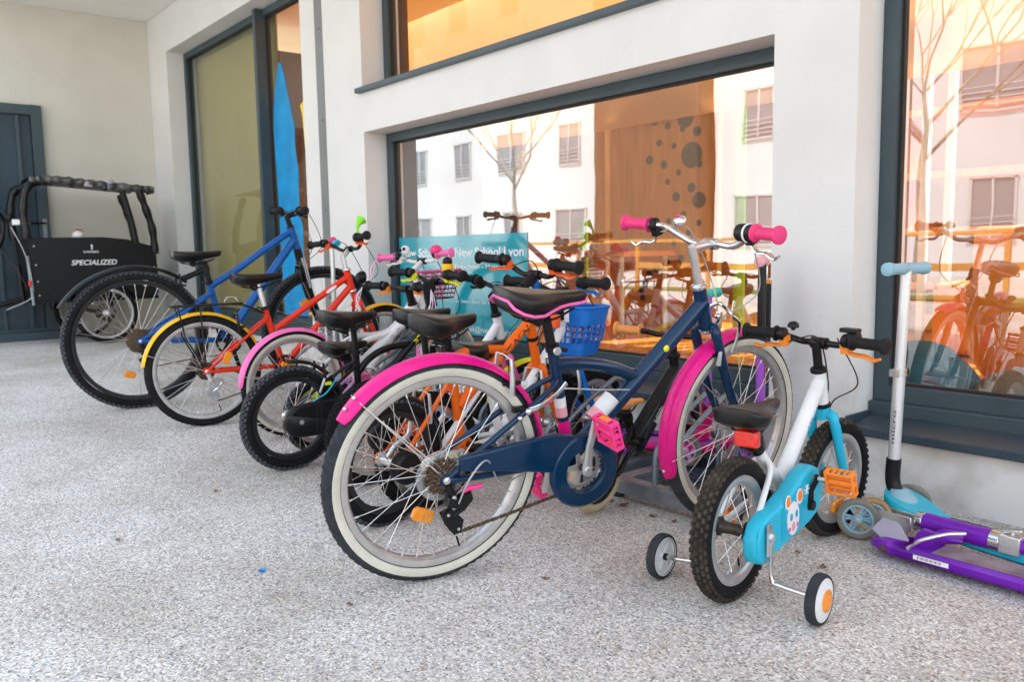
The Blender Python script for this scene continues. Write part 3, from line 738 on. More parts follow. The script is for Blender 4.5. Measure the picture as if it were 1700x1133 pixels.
def glass_mat(GLR=.36, nm='window_glass', mxr=.75):
    m = bpy.data.materials.new(nm); m.use_nodes = True; nt = m.node_tree; N = nt.nodes; L = nt.links
    N.clear(); o = N.new('ShaderNodeOutputMaterial'); g = N.new('ShaderNodeBsdfGlossy'); g.inputs['Roughness'].default_value = .0; g.inputs['Color'].default_value = (.95, .97, .98, 1)
    t = N.new('ShaderNodeBsdfTransparent'); t.inputs['Color'].default_value = (.93, .95, .92, 1)
    f = N.new('ShaderNodeLayerWeight'); f.inputs['Blend'].default_value = .5
    mr = N.new('ShaderNodeMapRange'); mr.inputs['From Min'].default_value = .42; mr.inputs['From Max'].default_value = .95; mr.inputs['To Min'].default_value = GLR; mr.inputs['To Max'].default_value = mxr
    L.new(f.outputs['Facing'], mr.inputs['Value'])
    # faint waviness and dust of a real pane
    tc = N.new('ShaderNodeTexCoord'); nz = N.new('ShaderNodeTexNoise'); nz.inputs['Scale'].default_value = 1.6; L.new(tc.outputs['Object'], nz.inputs['Vector'])
    bp = N.new('ShaderNodeBump'); bp.inputs['Strength'].default_value = .10; bp.inputs['Distance'].default_value = .01; L.new(nz.outputs['Fac'], bp.inputs['Height']); L.new(bp.outputs['Normal'], g.inputs['Normal'])
    mx = N.new('ShaderNodeMixShader'); L.new(mr.outputs['Result'], mx.inputs['Fac']); L.new(t.outputs[0], mx.inputs[1]); L.new(g.outputs[0], mx.inputs[2]); L.new(mx.outputs[0], o.inputs['Surface'])
    return m
M['glass'] = glass_mat(.31); M['glass_warm'] = glass_mat(.24, 'side_glass'); M['glass_clear'] = glass_mat(.04, 'clear_glass', .12); M['glass_entry'] = glass_mat(.12, 'entry_glass', .34)

# ------------------------------------------------------------------ ground and building
D = 2.70
g = MB(); xs = [-150, -60, -30, -20.5, -20, -9, -5, -2.5, 0, 5, 20, 60, 150]; ys = [-150, -40, -5, 0, 2.5, 3.1, 60, 150]
gzc = lambda x: gz(max(x, -20))
g.add([(x, y, gzc(x)) for x in xs for y in ys], [(i * len(ys) + j, (i + 1) * len(ys) + j, (i + 1) * len(ys) + j + 1, i * len(ys) + j + 1) for i in range(len(xs) - 1) for j in range(len(ys) - 1)], 'ground')
struct(g.build('ground', None, 0))

def wall_grid(name, xb, zb, holes, y0, y1, m):
    mb = MB(); nx = len(xb) - 1; nz = len(zb) - 1
    def solid(i, j):
        if not (0 <= i < nx and 0 <= j < nz): return False
        cx = (xb[i] + xb[i + 1]) / 2; cz = (zb[j] + zb[j + 1]) / 2
        return not any(a < cx < b and c < cz < d for (a, b, c, d) in holes)
    for i in range(nx):
        for j in range(nz):
            if not solid(i, j): continue
            a, b, c, d = xb[i], xb[i + 1], zb[j], zb[j + 1]
            mb.add([(a, y0, c), (b, y0, c), (b, y0, d), (a, y0, d)], [(0, 1, 2, 3)], m)
            mb.add([(a, y1, c), (b, y1, c), (b, y1, d), (a, y1, d)], [(3, 2, 1, 0)], m)
            for (di, dj, q) in ((-1, 0, [(a, c), (a, d)]), (1, 0, [(b, c), (b, d)]), (0, -1, [(a, c), (b, c)]), (0, 1, [(a, d), (b, d)])):
                if not solid(i + di, j + dj):
                    (p, r), (s_, t) = q; mb.add([(p, y0, r), (s_, y0, t), (s_, y1, t), (p, y1, r)], [(0, 1, 2, 3)], m)
    return mb
OA = (-8.372, -5.524, .22, 2.79); OB = (-4.698, -1.763, .22, 1.607); OC = (-4.70, -1.763, 1.86, 3.05); OD = (-1.445, 1.6, .22, 2.9)
HO = [OA, OB, OC, OD]
xb = sorted(set([-9.3, 7] + [v for h in HO for v in h[:2]])); zb = sorted(set([-.2, 8.0] + [v for h in HO for v in h[2:]]))
fw = wall_grid('f', xb, zb, HO, D, 2.98, 'plaster').build('building_facade', None, 0)
tag(fw, 'off white rendered school wall with large window openings behind the bikes', 'wall')

lw = MB(); lw.box((-9.064, 1.60, 1.65), (.3, 2.196, 3.6), 'concrete')
tag(lw.build('side_wall', None, 0), 'beige concrete wall at the far left behind the cargo bike', 'wall')
cp = MB(); cp.box((-3.56, (D - .004 + CANY) / 2, 3.335), (10.70, D - .004 - CANY, .32), 'soffit')
tag(cp.build('canopy', None, 0), 'pale flat soffit over the paved area, seen in the top left corner', 'canopy')

js = MB(); js.box((-5.25, D - .001, 1.6), (.103, .006, 3.1), 'stripm')
for z in (.55, 1.15, 1.75, 2.35): js.disc((-5.235, D - .006, z), (0, 1, 0), .006, .004, 'gasket', 10)
tag(js.build('joint_cover', None, 0), 'grey vertical joint strip screwed on the wall between door and window', 'cover strip')

def window(name, label, op, y=2.86, fw_=.055, sill=True, glass='glass', mull=()):
    x0, x1, z0, z1 = op; t = thing(name, label, 'window', ((x0 + x1) / 2, y, z0)); ox, oy, oz = t.location
    P = lambda x, yy, z: (x - ox, yy - oy, z - oz)
    zb_ = z0 + (.08 if sill else .0); f = MB()
    def bar(xa, xb_, za, zb2, ya=y, yb=y + .07, m='frame'): f.box(P((xa + xb_) / 2, (ya + yb) / 2, (za + zb2) / 2), (xb_ - xa, yb - ya, zb2 - za), m)
    bar(x0 + .002, x0 + fw_, zb_, z1 - .002); bar(x1 - fw_, x1 - .002, zb_, z1 - .002); bar(x0 + fw_, x1 - fw_, z1 - fw_, z1 - .002); bar(x0 + fw_, x1 - fw_, zb_, zb_ + fw_)
    f.build('window_frame', t, 0, bevel=.002)
    gk = MB()
    xs_ = [x0 + fw_] + [v for m_ in mull for v in m_] + [x1 - fw_]
    for k in range(0, len(xs_), 2):
        a, b = xs_[k], xs_[k + 1]; c, d = zb_ + fw_, z1 - fw_; w = .010
        for (cx, cz, sx, sz) in (((a + b) / 2, c + w / 2, b - a, w), ((a + b) / 2, d - w / 2, b - a, w), (a + w / 2, (c + d) / 2, w, d - c - 2 * w), (b - w / 2, (c + d) / 2, w, d - c - 2 * w)):
            gk.box(P(cx, y + .034, cz), (sx, .02, sz), 'gasket')
    gk.build('gasket', t, 0)
    for k in range(0, len(xs_), 2):
        a, b = xs_[k], xs_[k + 1]; c, d = zb_ + fw_, z1 - fw_
        gl = MB(); gl.add([P(a, y + .034, c), P(b, y + .034, c), P(b, y + .034, d), P(a, y + .034, d)], [(0, 1, 2, 3)], glass); gl.build('pane', t, 0)
    if sill:
        s_ = MB(); sw = x1 - x0 - .004
        yf = D - .035
        for (a, b, za, zb2) in ((yf, y - .035, z0 - .018, z0 + .022),):
            vs = [(x0 + .002, a, z0 - .016), (x1 - .002, a, z0 - .016), (x1 - .002, b, z0 + .0), (x0 + .002, b, z0 + .0), (x0 + .002, a, z0 + .014), (x1 - .002, a, z0 + .014), (x1 - .002, b, z0 + .034), (x0 + .002, b, z0 + .034)]
            s_.add([P(*v) for v in vs], [(0, 1, 5, 4), (4, 5, 6, 7), (0, 3, 2, 1), (0, 4, 7, 3), (1, 2, 6, 5), (2, 3, 7, 6)], 'sill')
        s_.box(P((x0 + x1) / 2, y + .018, z0 + .052), (sw, .10, .054), 'frame')
        s_.box(P(x0 + .008, (yf + y - .035) / 2, z0 + .026), (.010, y - .04 - yf, .040), 'sill')
        s_.build('sill', t, 0, bevel=.003)
    return t, P
wA, PA = window('entrance_window', 'tall glazed window of grey aluminium with a blue painted shape, left of the column', OA, glass='glass_entry', mull=((-6.56, -6.51),))
f = MB(); f.box(PA(-6.535, 2.862, 1.54), (.05, .13, 2.49), 'frame'); f.build('mullion', wA, 0, bevel=.002)
bl = [(-6.40, .35), (-6.42, .8), (-6.425, 1.2), (-6.45, 1.6), (-6.46, 1.85), (-6.44, 2.02), (-6.39, 2.18), (-6.35, 2.28), (-6.31, 2.35), (-6.265, 2.33), (-6.21, 2.20), (-6.14, 2.0), (-6.08, 1.82), (-6.085, 1.66), (-6.05, 1.5), (-6.06, 1.2), (-6.01, 1.05), (-6.02, .7), (-5.97, .35)]
d_ = MB(); d_.prism([(p[0], p[1]) for p in bl], PA(0, 2.8915, 0), (1, 0, 0), (0, 0, 1), (0, 1, 0), .002, 'blue_film'); d_.build('painted_shape', wA, 0, label='tall blue painted shape on the glass')
yl = [(-5.97, 1.97), (-5.94, 1.9), (-5.9, 1.5), (-5.86, 1.1), (-5.70, 1.0), (-5.62, 1.6), (-5.66, 2.1)]
d_ = MB(); d_.prism(yl, PA(0, 2.8915, 0), (1, 0, 0), (0, 0, 1), (0, 1, 0), .002, 'yellow_film'); d_.build('painted_shape', wA, 0, label='yellow painted shape on the glass')
wB, PB = window('shop_window', 'wide low window with a teal school poster, behind the bicycles', OB)
wC, PC = window('upper_window', 'upper window with a glowing orange room behind it', OC, sill=False, glass='glass_clear')
s_ = MB(); s_.box(PC(-3.23, D + .06, 1.862), (3.02, .19, .030), 'frame')
s_.build('sill', wC, 0, bevel=.003)
cl = MB()
for x in (-4.45, -4.0, -3.35, -2.7, -2.1):
    cl.box(PC(x, 2.853, 1.885), (.035, .012, .010), 'gasket'); 
cl.build('drain_cap', wC, 0)
wD, PD = window('side_window', 'large window right of the pillar, above the two scooters', OD, glass='glass_warm')
# poster with the school's name, stuck inside the pane
po = MB(); po.prism([(-4.63, .33), (-3.36, .33), (-3.36, .945), (-4.63, .945)], PB(0, 2.8915, 0), (1, 0, 0), (0, 0, 1), (0, 1, 0), .002, 'teal_film'); pst = po.build('poster', wB, 0)
tx = MB()
def ptx(t_, x, z, w, h, b=0.0): text_on(tx, t_, PB(x, 2.8895, z), (1, 0, 0), (0, 0, 1), w, h, 'decalwhite', b)
ptx('New School Lyon', -4.02, .822, .63, .052, .018); ptx('Preschool - Maternelle', -4.02, .752, .55, .026, .01); ptx('Le bien-être de votre enfant', -4.02, .55, .55, .022)
ptx('accueil@new-school.fr', -4.02, .385, .60, .032); ptx('New School', -4.60, .822, .42, .052, .018)  # left-hand school name paints the ghost reflection in the double glazing
tx.build('lettering', pst, 0)

def translucent(name, c):
    m, nt, b = new_mat(name); N = nt.nodes; L = nt.links; t = N.new('ShaderNodeBsdfTranslucent'); t.inputs['Color'].default_value = (*c, 1); x = N.new('ShaderNodeMixShader'); x.inputs['Fac'].default_value = TRL
    b.inputs['Base Color'].default_value = (*c, 1); b.inputs['Roughness'].default_value = .9; o = N['Material Output']; L.new(b.outputs[0], x.inputs[1]); L.new(t.outputs[0], x.inputs[2]); L.new(x.outputs[0], o.inputs['Surface']); return m
TRL = .6
M['glowsheet'] = translucent('translucent_sheet', (.90, .66, .38))  # added sheet, lets sun from behind through so the upper window glows
# ------------------------------------------------------------------ rooms behind the glass
ic = MB(); ic.box((-1, 4.03, 3.36), (18, 2.08, .12), 'yellowwall'); struct(ic.build('sun_block_ceiling', None, 0))  # partial slab added to stop sun shining out through the windows
fl = MB(); fl.box((-1, 5.5, .14), (18, 5.0, .10), 'floorwood'); struct(fl.build('floor', None, 0))
bw = MB(); bw.box((-1, 8.1, 1.7), (18, .2, 3.4), 'roomwall'); tag(bw.build('back_wall', None, 0), 'warm tan rear wall of the classroom seen through the windows', 'wall')
pw = MB(); pw.box((-8.8, 5.2, 1.5), (.12, 4.3, 3.1), 'brownwall'); tag(pw.build('partition_wall', None, 0), 'dark partition wall inside beside the entrance window', 'wall')
ow = MB(); ow.box((-3.6, 5.2, 3.0), (9.0, .03, 2.3), 'glowsheet'); tag(ow.build('glow_sheet', None, 0), 'pale orange translucent sheet added for the glow inside the upper window', 'blind')
ub = MB(); ub.box((-6.8, 3.9, 2.62), (1.5, .06, 1.45), 'brownwall'); tag(ub.build('wall_board', None, 0), 'brown board inside the upper window beside the orange one', 'wall board')
ob = MB(); ob.box((-6.0, 3.75, 1.98), (1.5, .05, .55), 'orangefab'); tag(ob.build('hanging_panel', None, 0), 'orange hanging panel inside behind the blue painted shape', 'panel')
db = MB(); db.box((-5.9, 3.7, .95), (1.6, .5, 1.45), 'brownwall'); tag(db.build('cabinet', None, 20, bevel=.01), 'dark cabinet inside behind the entrance window', 'cabinet')
bl = MB(); bl.box((-7.5, 2.99, 1.55), (1.9, .02, 2.6), 'olive'); tag(bl.build('roller_blind', None, 0), 'olive roller blind drawn behind the left pane of the entrance window', 'blind')
def curtain(x0, x1, y, z0, z1, lab, m='curtain'):
    mb = MB(); n = 160; vs = []; fs = []
    for i in range(n + 1):
        x = x0 + (x1 - x0) * i / n; yy = y + .028 * sin(i * .62) + .012 * sin(i * .23)
        vs += [(x, yy, z0), (x, yy + .004, z1)]
    for i in range(n): fs.append((2 * i, 2 * i + 2, 2 * i + 3, 2 * i + 1))
    mb.add(vs, fs, m); tag(mb.build('curtain', None, 80), lab, 'curtain')
curtain(-6.7, -5.45, 4.15, .25, 1.85, 'beige pleated curtain inside at the left end of the low window')
# plywood screen, the shade in its holes painted on as flat dark discs
ps = thing('play_screen', 'brown plywood screen pierced with round holes inside the low window', 'screen', (-4.46, 5.3, .19)); ps.scale = (1.25, 1.25, 1.25)
px_ = MB(); arch = [(-.46, 0), (.44, 0), (.44, 1.42)] + [(.44 - .90 * k / 14, 1.42 + .13 * sin(pi * (k / 14) ** .8)) for k in range(1, 14)] + [(-.46, 1.56)]
px_.prism(arch, (0, 0, 0), (1, 0, 0), (0, 0, 1), (0, 1, 0), .04, 'panelwood'); scr = px_.build('screen_board', ps, 0)
hm = MB(); random.seed(11)
def hole_disc(x, z, r): hm.disc((x, -.0215, z), (0, 1, 0), r, .003, 'hole_disc', 20); hm.lathe([(r, -.002), (r + .006, -.002), (r + .006, .002), (r, .002)], (x, -.0225, z), (0, 1, 0), 'brownwall', 20, closed=True)
base = [(1.42, .02), (1.40, .13), (1.38, .24), (1.30, .05), (1.27, .17), (1.24, .28), (1.20, -.02), (1.17, .10), (1.12, .22), (1.06, .02), (1.04, .30), (1.00, .14), (.95, .05), (.90, .24), (.85, .12), (.80, .28), (.74, .18), (.68, .30), (.62, .22), (.56, .10), (.52, .26), (.46, .16), (.44, .05), (.40, -.04), (.36, -.10), (.30, -.14), (.25, -.17), (.20, -.16), (1.34, -.06), (1.10, -.10), (1.45, .32), (.70, .06)]
for z, x in base: hole_disc(x, z, random.choice([.014, .017, .021, .025]))
hole_disc(.19, 1.33, .055); hole_disc(.24, 1.10, .075); hole_disc(.30, .82, .045); hole_disc(.08, 1.40, .045)
hm.build('holes', scr, 20)
fr_ = MB(); fr_.box((-.52, 0, .78), (.07, .08, 1.58), 'panelwood'); fr_.box((-.02, 0, 1.60), (1.0, .06, .06), 'brownwall'); fr_.build('screen_frame', ps, 0)
for x, zt, lab in ((-4.23, 1.05, 'lime green post inside left of the pierced screen'), (-2.93, 1.7, 'lime green post inside right of the pierced screen')):
    p_ = MB(); p_.cyl((x * 1.25, 5.2, .19), (x * 1.25, 5.2, zt * 1.25 - .2), .042, 'greenpost', 20); tag(p_.build('post', None, 40), lab, 'post')
for k in range(9):
    x = -3.50 + k * .15; p_ = MB(); p_.box((x, 5.45, 1.3), (.042, .05, 2.25), 'whitewood')
    tag(p_.build('slat', None, 0), 'white upright slat of the indoor partition right of the pierced screen', 'slat', 'white slats of the indoor partition')
lp = MB(); lp.box((-2.90, 5.45, 2.45), (1.5, .09, .10), 'panelwood'); tag(lp.build('top_rail', None, 0), 'wooden top rail above the white indoor slats', 'rail')
for k in range(13):
    x = -1.75 + k * .19; p_ = MB(); p_.box((x, 5.5, 1.2), (.05, .06, 2.05), 'panelwood')
    tag(p_.build('wood_slat', None, 0), 'brown upright slat of the indoor partition behind the side window', 'slat', 'brown slats behind the side window')
lp = MB(); lp.box((-.6, 5.5, 2.27), (2.6, .09, .10), 'panelwood'); tag(lp.build('top_rail', None, 0), 'long wooden top rail above the brown indoor slats', 'rail')
bn = thing('bench', 'low orange upholstered bench inside the side window', 'bench', (-.9, 5.3, .19))
b_ = MB(); b_.box((0, 0, .22), (2.6, .55, .42), 'orangefab'); b_.build('seat', bn, 30, bevel=.04, segs=4)
b_ = MB(); b_.box((0, .33, .45), (2.6, .14, .62), 'orangefab'); b_.build('backrest', bn, 30, bevel=.04, segs=4)
b_ = MB(); b_.box((-5.6, 3.9, .45), (1.0, .1, .5), 'brownwall'); 
sh = thing('shelf_unit', 'amber wooden shelf unit at the back of the classroom inside the side window', 'shelf', (-.9, 6.4, .19))
q = MB()
for z in (.35, .75, 1.15, 1.6): q.box((0, 0, z), (4.2, .4, .05), 'floorwood')
q.build('shelf', sh, 0); q = MB()
for x in (-2.1, -1.2, -.3, .6, 1.5, 2.1): q.box((x, 0, .82), (.05, .42, 1.62), 'panelwood')
q.build('upright', sh, 0)
def pouf(x, y, rx, ry, rz, m, lab, seed):
    random.seed(seed); mb = MB(); mb.ball((0, 0, 0), (rx, ry, rz), m, 28, 18)
    for i, v in enumerate(mb.v):
        x_, y_, z_ = v; f_ = 1 + .06 * sin(x_ * 17 + seed) * sin(y_ * 13 + z_ * 11) ; z2 = z_ * f_ + (.10 * rz if z_ > 0 and abs(x_) < rx * .4 else 0)
        mb.v[i] = (x_ * f_, y_ * f_, max(z2, -rz * .72))
    o = mb.build('bean_bag', None, 70); o.location = (x, y, .19 + rz * .72); tag(o, lab, 'bean bag')
pouf(-1.47, 3.3, .22, .20, .15, 'bluefab', 'dark blue bean bag inside at the left of the side window', 2)
pouf(-1.02, 3.2, .22, .20, .13, 'greyfab', 'flat grey bean bag inside near the bottom of the side window', 5)
pouf(-1.35, 4.3, .36, .3, .42, 'orangefab', 'tall orange bean bag inside the side window', 8)
pouf(-5.15, 3.55, .27, .24, .52, 'greyfab', 'tall grey bean bag inside by the pleated curtain', 4)
tb_ = thing('low_table', 'orange topped low table inside the low window', 'table', (-5.0, 4.9, .19))
q = MB(); q.box((0, 0, .62), (1.5, .6, .04), 'orangefab'); q.build('table_top', tb_, 0, bevel=.006)
for sx in (-.68, .68):
    for sy in (-.25, .25): q = MB(); q.cyl((sx, sy, 0), (sx, sy, .60), .02, 'whitewood', 10); q.build('leg', tb_, 40)

# ------------------------------------------------------------------ the street the panes mirror
rd = MB(); rd.box((0, -9.5, .001), (120, 5.0, .006), 'asphalt'); struct(rd.build('road', None, 0))
gs = MB(); gs.box((0, -6.2, .06), (60, 1.0, .10), 'grass'); o = gs.build('lawn', None, 0); struct(o)
def block(name, lab, x0, x1, y, h, m, floors, n, ywin, seed):
    t = thing(name, lab, 'building', ((x0 + x1) / 2, y, 0)); w = x1 - x0
    b = MB(); b.box((0, -4, h / 2), (w, 8, h), m); wl = b.build('wall', t, 0)
    rb = MB(); rb.box((0, -4, h + .12), (w + .3, 8.3, .24), 'bgrey'); rb.build('roof', t, 0)
    st = w / n
    for i in range(n):
        for j in range(floors if seed != 2 else 0):
            cx = -w / 2 + st * (i + .5); cz = 1.6 + j * 2.9; ww = .95 if (i + j + seed) % 3 else 1.5; hh = 1.4
            f_ = MB()
            for (a, c, sx, sz) in ((0, hh / 2, ww + .1, .06), (0, -hh / 2, ww + .1, .06), (-ww / 2, 0, .06, hh), (ww / 2, 0, .06, hh), (0, 0, .05, hh)):
                f_.box((cx + a, .03, cz + c), (sx, .08, sz), 'bsoft')
            for q in range(4): f_.box((cx, .12, cz - hh / 2 + .12 + q * .13), (ww + .06, .02, .02), 'bsoft')
            wf = f_.build('window', t, 0)
            g_ = MB(); g_.box((cx, .012, cz), (ww - .04, .02, hh - .04), 'paneglass'); g_.build('pane', wf, 0)
    return t
block('apartment_building', 'white apartment block across the street with railed windows', -15.2, 3, -14.5, 11.5, 'bwhite', 4, 6, .02, 0)
block('apartment_building', 'terracotta rendered block closing the right end of the street', 3.2, 10, -14.2, 9.5, 'bterra', 3, 3, .02, 1)
block('apartment_building', 'narrow brown tower between the two white blocks across the street', -19.6, -15.4, -14.0, 14, 'brownwall', 4, 1, .02, 2)  # invented tower, gives the panes before the screen something dark to mirror
block('apartment_building', 'long white block closing the far left end of the street', -48, -19.8, -14.6, 12, 'bwhite', 4, 9, .02, 4)
def tree(x, y, h, lab, seed):
    random.seed(seed); t = thing('tree', lab, 'tree', (x, y, 0)); tr_ = MB(); cr_ = MB()
    tr_.tube(smooth_pts([(0, 0, 0), (.05, .02, h * .15), (.0, -.04, h * .3), (.08, 0, h * .42)]), [.10 - .004 * i for i in range(19)], 'bark', 10); tr_.build('trunk', t, 60)
    def limb(p, d, L_, r, lv):
        pts = [p]; 
        for k in range(4):
            d = (d + Vector((random.uniform(-.22, .22), random.uniform(-.22, .22), random.uniform(-.05, .2)))).normalized(); pts.append(pts[-1] + d * L_ / 4)
        cr_.tube(pts, [r * (1 - .15 * i) for i in range(5)], 'bark', 5)
        if lv: 
            for k in range(4 if lv > 1 else 3): limb(pts[random.randint(2, 4)], (d + Vector((random.uniform(-.9, .9), random.uniform(-.9, .9), random.uniform(-.1, .6)))).normalized(), L_ * .66, r * .5, lv - 1)
    for k in range(6):
        a = k * 1.05; limb(Vector((.06, 0, h * (.33 + .015 * k))), Vector((cos(a) * .7, sin(a) * .7, .8)).normalized(), h * .3, .032, 4)
    cr_.build('crown', t, 0)
tree(-16.5, -8.0, 7.0, 'bare pale branched tree by the street mirrored in the low window', 3)
tree(-6.0, -7.4, 6.5, 'bare branched tree by the street mirrored in the side window', 9)
fn = thing('street_railing', 'low timber railing along the street mirrored in the windows', 'railing', (0, -5.4, 0))
for k in range(17):
    q = MB(); q.box((-16 + k * 1.5, 0, .5), (.06, .06, 1.0), 'panelwood'); q.build('post', fn, 0)
q = MB(); q.box((-4, 0, .98), (24.2, .07, .05), 'panelwood'); q.box((-4, 0, .55), (24.2, .03, .10), 'panelwood'); q.build('rail', fn, 0)

# ------------------------------------------------------------------ slatted door on the side wall
dr = thing('slatted_door', 'dark blue grey slatted metal door in the left wall behind the cargo bike', 'door', (-8.90, 0.95, gz(-8.9)))
q = MB(); H_ = 2.16
q.box((.02, .70, H_ / 2), (.07, .09, H_), 'frame'); q.box((.02, -.70, H_ / 2), (.07, .09, H_), 'frame'); q.box((.02, 0, H_ - .045), (.07, 1.31, .09), 'frame'); q.box((.02, 0, .05), (.07, 1.31, .10), 'frame')
q.build('door_frame', dr, 0, bevel=.003)
q = MB(); q.box((.0, 0, H_ / 2), (.02, 1.3, H_ - .1), 'sill')
for k in range(6): q.box((.025, -.56 + k * .22, H_ / 2), (.05, .03, H_ - .2), 'frame')
q.build('door_panel', dr, 0, bevel=.002)
q = MB(); q.box((.06, .70, 1.02), (.012, .035, .20), 'steelgrey'); q.tube([(.07, .70, 1.08), (.11, .70, 1.08), (.11, .58, 1.08)], .009, 'black', 10); q.build('handle', dr, 40)
q = MB(); q.box((.10, 0, .03), (.22, 1.6, .09), 'frame'); q.build('threshold', dr, 0, bevel=.004)

# ------------------------------------------------------------------ bike racks
def rack(x0, x1, y0, y1, lab):
    z0 = gz((x0 + x1) / 2); t = thing('bike_rack', lab, 'bike rack', (x0, y0, z0), group='bike racks under the window'); W_ = x1 - x0; Dp = y1 - y0
    mb = MB()
    for y in (0, Dp): mb.box((W_ / 2, y, .045), (W_, .05, .05), 'steelgrey')
    for x in (0.03, W_ - .03): mb.box((x, Dp / 2, .045), (.05, Dp - .052, .046), 'steelgrey')
    for x in (.03, W_ - .03):
        for y in (0, Dp): mb.cyl((x, y, 0), (x, y, .02), .02, 'gasket', 10)
    mb.build('base_frame', t, 0, bevel=.004)
    pl = MB()
    for k in range(5): pl.box((W_ / 2, Dp * .45 + k * .045, .058), (W_ - .11, .030, .006), 'sill')
    pl.build('tray', t, 0)
    n = max(1, int(W_ / .38)); 
    for k in range(n):
        x = (k + .5) * W_ / n
        for dx in (-.038, .038):
            h = MB(); h.tube(smooth_pts([(x + dx, -.0, .02), (x + dx, 0, .14), (x + dx, .02, .20), (x + dx, .12, .27), (x + dx, .26, .34), (x + dx, .30, .345), (x + dx, .335, .31), (x + dx, .34, .06)], 6), .0095, 'steelgrey', 10); h.build('hoop', t, 50)
    return t
rack(-1.96, -1.50, 2.06, 2.50, 'galvanised rack section holding the pink and navy bicycle')
rack(-3.25, -2.02, 2.03, 2.47, 'middle galvanised rack behind the orange and black bicycles')
rack(-4.70, -3.35, 2.03, 2.47, 'left galvanised rack behind the red bicycle')
# ------------------------------------------------------------------ 1. big pink and navy bicycle
s = dict(label='large navy and pink bicycle with cream sidewall tyres and pink mudguards, nearest the camera', at=(-1.764, 1.172, 0), hd=79, lean=-8.5, R=.2975, tr=.0255, wb=1.005, steer=9,
    side='whitewall', tyre='rubbergrey', spokes=32, refR=(-1.92, .115), bb=(.40, .275), sc=(.322, .60), ht=(.806, .742), hb=(.850, .619), fm='navy', hr=.0205,
    tubes=[((.828, .700), (.405, .285), .0235, .0245, 'navy'), ((.530, .4405), (.492, .403), .0252, .0252, 'whiteplastic'), ((.492, .403), (.470, .381), .0253, .0253, 'palepink'),
           ((.368, .405), (.361, .433), .0163, .0163, 'palepink'), ((.361, .433), (.355, .46), .0164, .0164, 'whiteplastic'), ((.386, .335), (.372, .392), .0164, .0164, 'magenta')],
    curved=[([(.333, .552), (.42, .548), (.52, .528), (.60, .497)], .0185, 'navy')], str=.0155, sj=None, ssj=(.336, .512), csr=.0095, ssr=.0082,
    sad=(.160, .412, .768, .752, .175, (.290, .700)), sadtrim='softpink', sadth=.066, spm='black', clm='black', spr=.0135,
    headset='chrome', quill=.13, stemr=.0125, stemm='silver', fkr=.0155,
    bar=dict(c=(.845, .868), W=.565, rise=.045, back=.075, dip=.0, m='chrome', gm='pinkgrip', gl=.092, gr=.0165, leverchrome=True, levlen=.075, levoff=1.5, cabto=(.875, .60), cab='cablegrey', thin=True, levdir=(-.35, 1)),
    fendR=(3, 147, .034, 'magenta'), fendF=(66, 202, .034, 'magenta'), crank=None)
pk, Tp, pf = bicycle(s)
make_crank(pk, (.40, .275), .135, rad(88), y=.078, ring=.062, pm='pedalpink', armm='silver', pitch=rad(70), lens='orangeplastic')
# chain guard: ring round the crank and a broad arm back over the chain
q = MB(); c_ = Vector((.405, -.072, .270))
q.lathe([(.062, -.012), (.100, -.012), (.108, -.006), (.108, .006), (.100, .012), (.062, .012)], c_, (0, 1, 0), 'navy', 48, closed=True)
q.prism([(.03, .358), (.03, .322), (.18, .300), (.315, .275), (.33, .33), (.36, .375), (.30, .386), (.18, .375)], (0, -.070, 0), (1, 0, 0), (0, 0, 1), (0, 1, 0), .022, 'navy', inset=.04)
q.build('chain_guard', pk, 35, bevel=.003)
q = MB()
for k, (r_, y_) in enumerate(((.052, -.034), (.046, -.039), (.040, -.044), (.034, -.049), (.029, -.054), (.024, -.059))):
    c0 = Vector((0, y_, .2975)); q.disc(c0, (0, 1, 0), r_ - .004, .0018, 'rust', 26)
    n_ = int(2 * pi * r_ / .0127)
    for i in range(n_): a = 2 * pi * i / n_; d = Vector((cos(a), 0, sin(a))); q.tube([c0 + d * (r_ - .006), c0 + d * r_], [.0042, .0015], 'rust', 5)
q.build('cassette', pk, 30)
q = MB(); q.lathe([(.022, -.001), (.066, -.003), (.068, 0), (.066, .001), (.022, .002)], (0, -.028, .2975), (0, 1, 0), 'glazing_film', 40, closed=True); q.build('spoke_guard', pk, 30)
def derailleur(root, ax, s_=1.0, metal='black', y=-.062):
    ax = Vector(ax); q = MB(); V = lambda a, b, c=0: ax + Vector((a * s_, y + c, b * s_))
    q.tube([V(.004, -.012), V(.018, -.045)], [.010, .012], metal, 10, flat=.6, flatdir=(0, 1, 0))
    q.box(V(.028, -.062), (.052 * s_, .030, .024 * s_), metal, Matrix.Rotation(.25, 3, 'Y')); q.box(V(.050, -.050, -.004), (.03 * s_, .024, .018 * s_), metal, Matrix.Rotation(-.4, 3, 'Y'))
    q.tube([V(.062, -.040), V(.066, -.058), V(.048, -.082), V(.022, -.098)], [.008, .011, .009, .008], metal, 10)
    for sg in (-.006, .010): q.prism([(-.012, -.088), (.016, -.078), (.050, -.112), (.044, -.146), (.024, -.150), (.004, -.124)], ax + Vector((0, y + sg, 0)), (s_, 0, 0), (0, 0, s_), (0, 1, 0), .002, metal)
    for c_ in ((.006, -.092), (.036, -.135)): q.disc(V(*c_, .002), (0, 1, 0), .014 * s_, .008, metal, 14); q.disc(V(*c_, -.008), (0, 1, 0), .004, .004, 'silver', 10)
    q.disc(V(.018, -.045, -.012), (0, 1, 0), .006, .005, 'silver', 10)
    q.build('derailleur', root, 30, bevel=.0012)
derailleur(pk, (0, 0, .2975), 1.0)
link_chain(pk, [(.046, -.060, .1495), (.20, -.062, .178), (.385, -.062, .2135)])
